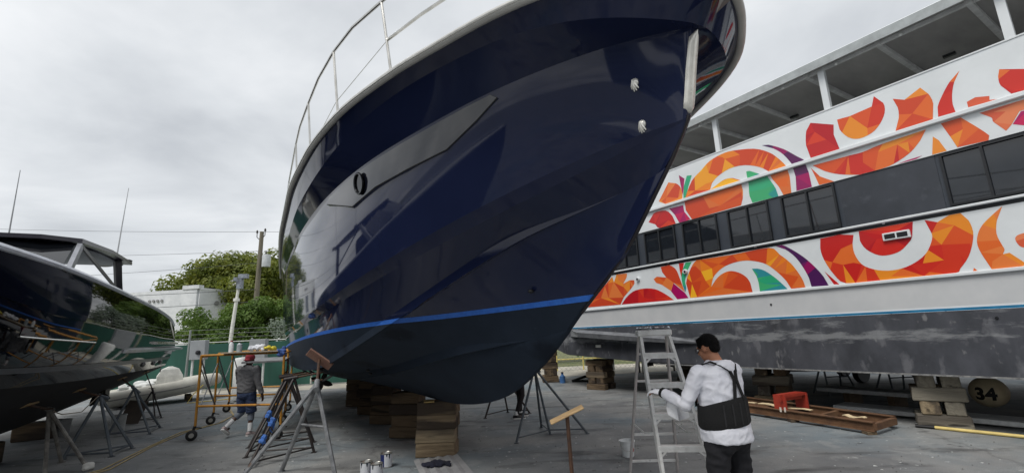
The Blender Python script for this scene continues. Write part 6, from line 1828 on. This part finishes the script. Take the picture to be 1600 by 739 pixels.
for k, (x, y, sc2, lab) in enumerate(((-4, 27.5, 2.4, "leafy hedge tree glimpsed under the yacht's hull"), (2.0, 27.5, 2.2, "leafy hedge tree seen through the gap under the ferry's bow"), (7.5, 29, 2.6, "leafy hedge tree behind the far crib under the ferry"))):
    tree("hedge_tree", lab, (x, y, 0), clumps_in(x, y, 1.8, 2.8, 1.0, 1.3, 16, .6, .9, 20 + k), 4000, .2, 20 + k, LM2, .12)

# ------------------------------------------------------------------ scrap under and before the ferry
M_IRON = mat("rusty channel iron", (92, 66, 48), .85, .1, col2=(122, 90, 64), scale=5, bump=.4, spots=[(3, .6, (66, 46, 36))])
fr = tag(empty("steel_frame", (5.2, 9.2, 0)), "long rusty channel-iron frame lying before the ferry, under the red bracket", "frame")
Q0, Q1 = Vector((4.25, 10.45, .12)), Vector((5.50, 7.72, .12))
Q2, Q3 = Vector((4.95, 10.9, .12)), Vector((6.12, 8.10, .12))
for a, b in ((Q0, Q1), (Q2, Q3)):
    g = MB(); g.beam(a, b, .02, .14); g.beam(a + Vector((0, 0, .065)), b + Vector((0, 0, .065)), .09, .014); g.beam(a - Vector((0, 0, .065)), b - Vector((0, 0, .065)), .09, .014); g.build("channel", M_IRON, fr)
for t in (.0, .35, .7, 1.0):
    g = MB(); g.beam(Q0.lerp(Q1, t), Q2.lerp(Q3, t), .07, .1); g.build("cross_member", M_IRON, fr)
for t in (.2, .55, .97):
    g = MB(); c = Q0.lerp(Q1, t); g.box((c.x, c.y, .022), (.14, .14, .044)); g.build("block", M_T2, fr)
for k, (t0, t1, dz) in enumerate(((.0, .24, .08), (.26, .62, .085), (.80, .92, .08))):
    a, b = Q0.lerp(Q1, t0) + Vector((.16, .06, dz)), Q0.lerp(Q1, t1) + Vector((.16, .06, dz))
    g = MB(); ld = [(0, 0), (.3, .02), (.62, -.02), (.9, .03), (1, .0)]
    d_ = (b - a); w_ = Vector((d_.y, -d_.x, 0)).normalized() * -.11
    L1 = [a + d_ * t + w_ * (.3 * math.sin(7 * t + k)) + Vector((0, 0, .01 * math.sin(9 * t))) for t in [q / 7 for q in range(8)]]; L2 = [p + w_ * (1.2 - .5 * (i / 7)) for i, p in enumerate(L1)]
    g.add(L1 + L2 + [p - Vector((0, 0, .012)) for p in L1 + L2], [(i, i + 1, 9 + i, 8 + i) for i in range(7)] + [(i + 16, i + 24, i + 25, i + 17) for i in range(7)] + [(i, i + 16, i + 17, i + 1) for i in range(7)])
    tag(g.build("timber_offcut", mat("torn cream plywood", (206, 186, 150), .85)), ["torn cream plywood strip on the rusty frame's far end", "torn cream plywood strip running under the red bracket", "small cream plywood scrap on the rusty frame's near end"][k], "plywood")
rb = tag(empty("channel_bracket", (5.2, 9.3, 0)), "short red painted steel channel bracket straddling the rusty frame", "bracket")
B0, B1 = Vector((4.86, 9.15, .42)), Vector((5.42, 9.42, .42))
M_RED = mat("red oxide paint", (168, 58, 40), .6, col2=(150, 48, 34), scale=6, bump=.1)
g = MB(); g.beam(B0, B1, .2, .05); g.build("web", M_RED, rb)
for p in (B0, B1):
    g = MB(); g.beam(p + Vector((0, 0, .02)), p + Vector((0, 0, -.27)), .24, .03, up=(1, .5, 0)); g.build("end_plate", M_RED, rb)
g = MB(); g.beam(B0 + Vector((-.04, -.09, -.02)), B1 + Vector((-.04, -.09, -.02)), .02, .12); g.build("flange", M_RED, rb)
g = MB(); g.box((4.80, 9.06, .2), (.015, .03, .08), .4); g.box((4.86, 9.02, .2), (.015, .03, .08), .4); g.build("bolt_tag", mat("pale paint mark", (206, 196, 186), .7), rb)
M_BRD = mat("grey weathered scaffold board", (214, 216, 214), .85, col2=(186, 188, 188), scale=3, stretch=(1, 4, 4), bump=.2, spots=[(4, .66, (160, 160, 158))])
for a, b, z, lab in (((6.75, 10.85), (7.62, 9.45), .30, "upper pale edged grey board lying under the ferry"), ((6.40, 9.85), (8.05, 7.35), .09, "lower pale edged grey board on the asphalt beneath the upper one")):
    g = MB(); g.beam((a[0], a[1], z), (b[0], b[1], z), .55, .075, bev=.008); o = tag(g.build("board", M_BRD), lab, "board")
for x, y, z, lab in ((7.15, 10.5, .13, "short dark timber chock holding up the far end of the upper grey board"), (7.48, 9.72, .13, "short dark timber chock holding up the near end of the upper grey board")):
    g = MB(); g.box((x, y, z), (.5, .12, .258), .5); tag(g.build("timber_chock", M_T2), lab, "timber")
g = MB(); g.tube([(6.44, 8.10, .03), (6.60, 7.92, .03)], .026, 8); yp = empty("pole", (6.9, 7.6, 0)); tag(yp, "long yellow pole with a black end lying on the asphalt before the timber crib", "pole")
g.build("black_grip", M_BLACK, yp, True)
g = MB(); g.tube([(6.59, 7.93, .03), (7.75, 6.35, .03)], .024, 8); g.build("shaft", mat("yellow pole paint", (212, 190, 120), .6), yp, True)
# mooring buoys
def buoy(c, r_, m, lab):
    o = tag(empty("mooring_buoy", (c[0], c[1], c[2] - r_)), lab, "buoy")
    g = MB(); g.ell((0, 0, r_), (r_, r_, r_ * .95), None, 26, 18); g.build("ball", m, o, True, world=False)
    g = MB(); g.lathe([(.001, 1.92 * r_), (.07, 1.92 * r_), (.06, 2.08 * r_), (.001, 2.1 * r_)], None, 12); g.build("eye_boss", M_BLACK, o, True, world=False)
    return o
bc = Vector((8.35, 8.72, .40)); br = .27
b1 = buoy(bc, br, mat("cream buoy plastic", (222, 206, 172), .6, col2=(200, 184, 150), scale=5), "cream round buoy marked 34 behind the timber crib")
buoy(Vector((8.72, 8.12, .36)), .27, mat("red buoy plastic", (190, 52, 42), .5, col2=(164, 44, 36), scale=5), "red round buoy next to the numbered cream buoy")
cu = bpy.data.curves.new("number", 'FONT'); cu.body = "34"; cu.size = .30; cu.align_x = 'CENTER'; cu.align_y = 'CENTER'; cu.offset = .012
to = bpy.data.objects.new("tmp_text", cu); COL.objects.link(to)
me = bpy.data.meshes.new_from_object(to.evaluated_get(bpy.context.evaluated_depsgraph_get())); bpy.data.objects.remove(to)
bm = bmesh.new(); bm.from_mesh(me)
bmesh.ops.triangulate(bm, faces=bm.faces); bmesh.ops.subdivide_edges(bm, edges=bm.edges, cuts=2, use_grid_fill=True)
vd = (Vector((0, 0, 1.0)) - bc); vd.z = 0; vd.normalize(); vd = (vd + Vector((-.35, 0, -.12))).normalized(); rt_ = Vector((0, 0, 1)).cross(vd).normalized(); ut_ = vd.cross(rt_)
for v in bm.verts:
    a_, b_ = v.co.x / br, v.co.y / br
    dirv = (vd * math.cos(a_) * math.cos(b_) + rt_ * math.sin(a_) * math.cos(b_) + ut_ * math.sin(b_))
    v.co = Vector((dirv.x * br, dirv.y * br, dirv.z * br * .95)) * 1.008 + Vector((0, 0, br))
bm.to_mesh(me); bm.free(); me.materials.append(mat("black stencil", (18, 18, 18), .7))
nb = bpy.data.objects.new("number", me); COL.objects.link(nb); nb.parent = b1
# things far under the ferry
tr2 = tag(empty("boat_trailer", (9.3, 14.2, 0)), "white boat hull on a trailer in the dark beneath the ferry", "trailer")
g = MB(); g.loft([[Vector((8.2 + 3.2 * t, 15.0 - 1.2 * t, 0)) + Vector((.35 * w, .9 * w, z)) for w, z in ((-.9 * k, 1.0), (-.6 * k, .55), (0, .35 + .3 * (1 - k)), (.6 * k, .55), (.9 * k, 1.0))] for t, k in ((0, .1), (.25, .7), (.6, 1), (1, 1))]); g.build("hull", mat("white small hull", (196, 198, 198), .4), tr2, True, R(30))
g = MB(); g.beam((8.0, 15.0, .3), (11.4, 13.7, .3), .08, .08); g.tube([(9.6, 13.6, .28), (10.2, 15.2, .28)], .03, 6); g.build("chassis", M_DARKT, tr2)
for p in ((9.6, 13.6), (10.2, 15.2)):
    g = MB(); g.lathe([(.1, -.08), (.26, -.08), (.28, -.05), (.28, .05), (.26, .08), (.1, .08)], Matrix.Translation((p[0], p[1], .28)) @ Matrix.Rotation(.37, 4, 'Z') @ Matrix.Rotation(math.pi / 2, 4, 'X'), 18); g.build("wheel", M_BLACK, tr2, True)
for k, (x, y, lab) in enumerate(((7.7, 11.9, "grey frame stand leaning in the dark under the ferry near the boards"), (8.7, 11.2, "second grey frame stand under the ferry near the boards"))):
    o = tag(empty("frame_stand", (x, y, 0)), lab, "stand")
    for a, b in (((-.35, 0), (-.2, .0)), ((.35, 0), (.2, .0))):
        g = MB(); g.tube([(a[0], -.3, 0), (b[0], 0, .84)], .02, 6); g.build("leg", M_GREYT, o, True, world=False)
        g = MB(); g.tube([(a[0], .3, 0), (b[0], 0, .84)], .02, 6); g.build("leg", M_GREYT, o, True, world=False)
    g = MB(); g.tube([(-.28, -.16, .42), (.28, -.16, .42)], .014, 6); g.tube([(-.2, 0, .83), (.2, 0, .83)], .02, 6); g.build("crossbar", M_GREYT, o, True, world=False)
tb = tag(empty("work_table", (5.6, 19.2, 0)), "dark cluttered work table beyond the cribs under the ferry", "table")
g = MB(); g.box((0, 0, .8), (1.6, .7, .05)); g.build("top", M_T2, tb, world=False)
for sx in (-.7, .7):
    for sy in (-.28, .28):
        g = MB(); g.box((sx, sy, .388), (.06, .06, .774)); g.build("leg", M_DARKT, tb, world=False)
g = MB()
for k in range(9): g.box((rng.uniform(-.6, .6), rng.uniform(-.2, .2), .3 + .02 * k), (.2, .2, .18), rng.random())
g.build("shelf_clutter", M_DARKT, tb, world=False)
g = MB(); g.box((2.3, 17.2, .03), (.7, .3, .05), -.3, bev=.01); g.tube([(1.9, 17.1, .04), (2.4, 17.3, .16), (2.7, 17.2, .1)], .05, 6); tag(g.build("tarpaulin_bundle", mat("black tarpaulin", (28, 28, 30), .6)), "black folded tarpaulin on the asphalt behind the ferry's bow crib", "tarpaulin")
o = tag(empty("bottle", (1.55, 17.0, 0)), "small blue bottle at the foot of the tall far crib", "bottle")
g = MB(); g.lathe([(.001, 0), (.1, 0), (.1, .22), (.04, .28), (.04, .33), (.001, .33)], None, 12); g.build("body", mat("blue plastic", (60, 100, 150), .4), o, True, world=False)
g = MB(); g.lathe([(.001, .33), (.045, .33), (.045, .37), (.001, .37)], None, 10); g.build("cap", M_BLACK, o, world=False)
vc = tag(empty("yellow_gate_frame", (3.0, 22.0, 0)), "pale yellow tube gate frame standing before the fence beyond the ferry", "gate")
for x in (-1.2, 0, 1.2):
    g = MB(); g.tube([(x, 0, 0), (x, 0, 1.5)], .03, 8); g.build("upright", mat("pale yellow tube", (206, 190, 110), .6), vc, True, world=False)
for z in (.5, 1.5):
    g = MB(); g.tube([(-1.2, 0, z), (1.2, 0, z)], .025, 8); g.build("bar", mat("pale yellow tube", (206, 190, 110)), vc, True, world=False)
g = MB(); g.tube([(-2.0, -.2, .1), (-1.2, 0, 1.2)], .03, 8); g.build("strut", mat("pale yellow tube", (206, 190, 110)), vc, True, world=False)
o = tag(empty("lumber_prop", YW(8.2, -.2, 0)), "thin reddish timber prop standing near the yacht's propellers", "prop")
g = MB(); g.beam((0, 0, 0), (.12, .1, 1.15), .06, .09); g.build("prop_post", mat("red brown lumber", (120, 74, 56), .85), o, world=False)
g = MB(); g.box((0, 0, .02), (.2, .2, .04)); g.build("prop_foot", M_T2, o, world=False)
# ------------------------------------------------------------------ what stands behind the photographer and mirrors in the hull
M_TWR = [mat("pale tower concrete", (176, 178, 180), .8, col2=(160, 162, 166), scale=.2), mat("grey tower glass", (112, 124, 136), .3, col2=(128, 138, 150), scale=.2), mat("tan tower stucco", (178, 166, 148), .8, col2=(166, 154, 138), scale=.2)]
TW = [(-62, -230, 26, 62, 0, "pale slab tower, lowest of the downtown row"), (-20, -250, 22, 96, 1, "tall glassy tower of the downtown row"), (14, -235, 18, 70, 2, "narrow tan tower of the downtown row"), (44, -260, 28, 110, 1, "tallest glassy tower of the downtown row"), (86, -240, 24, 58, 0, "pale block tower beside the tallest glassy one"), (126, -255, 26, 84, 2, "tan tower with a stepped top in the downtown row"), (-110, -240, 30, 74, 1, "wide glassy tower at the downtown row's end")]
for x, y, w, h, k, lab in TW:
    o = tag(empty("tower_block", (x, y, 0)), lab, "building", "downtown towers")
    g = MB(); g.box((0, 0, h / 2), (w, w * .8, h)); g.build("shaft", M_TWR[k], o, world=False)
    g = MB(); g.box((w * .1, 0, h + 2.5), (w * .5, w * .4, 5)); g.build("plant_room", M_TWR[(k + 1) % 3], o, world=False)
    for f in range(int(h / 6)):
        g = MB(); g.box((0, w * .4 + .1, 4 + f * 6), (w * .9, .3, 2.6)); g.build("window_strip", M_FGL, o, world=False)
def make_car(lab, loc, rz, m, van=False):
    o = tag(empty("parked_car", loc, rz), lab, "car", "cars parked behind the photographer")
    hb = .62 if not van else .8
    prof = [(-2.2, .35), (-2.25, .75), (-2.1, .95), (-1.5, 1.0), (-.9, 1.45), (.6, 1.48), (1.3, 1.02), (2.05, .88), (2.25, .65), (2.2, .35)] if not van else [(-2.5, .4), (-2.5, .95), (-.6, 1.0), (-.45, 1.75), (.9, 1.78), (1.35, 1.15), (2.5, 1.05), (2.6, .7), (2.55, .4)]
    g = MB(); n = len(prof)
    rows = [[Vector((x, y * (.88 if z > 1.1 else 1), z)) for x, z in prof] for y in (-.88, -.8, .8, .88)]
    for r_, sc in zip(rows, (.94, 1, 1, .94)):
        for p in r_: p.z = .38 + (p.z - .38) * sc
    g.loft(rows); g.build("body", m, o, True, R(35), world=False)
    for sd in (-1, 1):
        g = MB(); ww = [(-1.25, 1.08), (-.8, 1.38), (.5, 1.4), (1.05, 1.08)] if not van else [(-.35, 1.12), (-.3, 1.62), (.8, 1.64), (1.15, 1.15)]
        g.prism(ww, (0, sd * .80, 0), (1, 0, 0), (0, 0, 1), (0, sd * .06, 0)); g.build("side_window", M_GLASS, o, world=False)
        for x in (-1.35, 1.4):
            g = MB(); g.lathe([(.05, -.1), (.3, -.1), (.33, -.06), (.33, .06), (.3, .1), (.05, .1)], Matrix.Translation((x, sd * .8, .33)) @ Matrix.Rotation(math.pi / 2, 4, 'X'), 18); w_ = g.build("wheel", M_BLACK, o, True, world=False)
            g = MB(); g.lathe([(.001, -.11), (.2, -.11), (.2, .11), (.001, .11)], Matrix.Translation((x, sd * .8, .33)) @ Matrix.Rotation(math.pi / 2, 4, 'X'), 12); g.build("rim", M_TIN, w_, True, world=False)
        g = MB(); g.ell((2.2 if not van else 2.55, sd * .62, .78), (.06, .16, .08)); g.build("headlight", mat("lamp glass", (220, 222, 220), .1), o, True, world=False)
make_car("white pickup parked closest behind the photographer", (-3.5, -6.5, 0), .25, mat("white car paint", (214, 216, 218), .2, coat=.5), True)
make_car("silver saloon parked beyond the white pickup", (3.5, -14, 0), .1, mat("silver car paint", (150, 154, 158), .25, .5, coat=.5))
make_car("white saloon parked between two other cars", (8.5, -15, 0), .1, mat("white car paint", (214, 216, 218)))
make_car("dark red saloon at the end of the parked row", (14, -16, 0), .1, mat("dark red car paint", (84, 22, 24), .2, coat=.5))
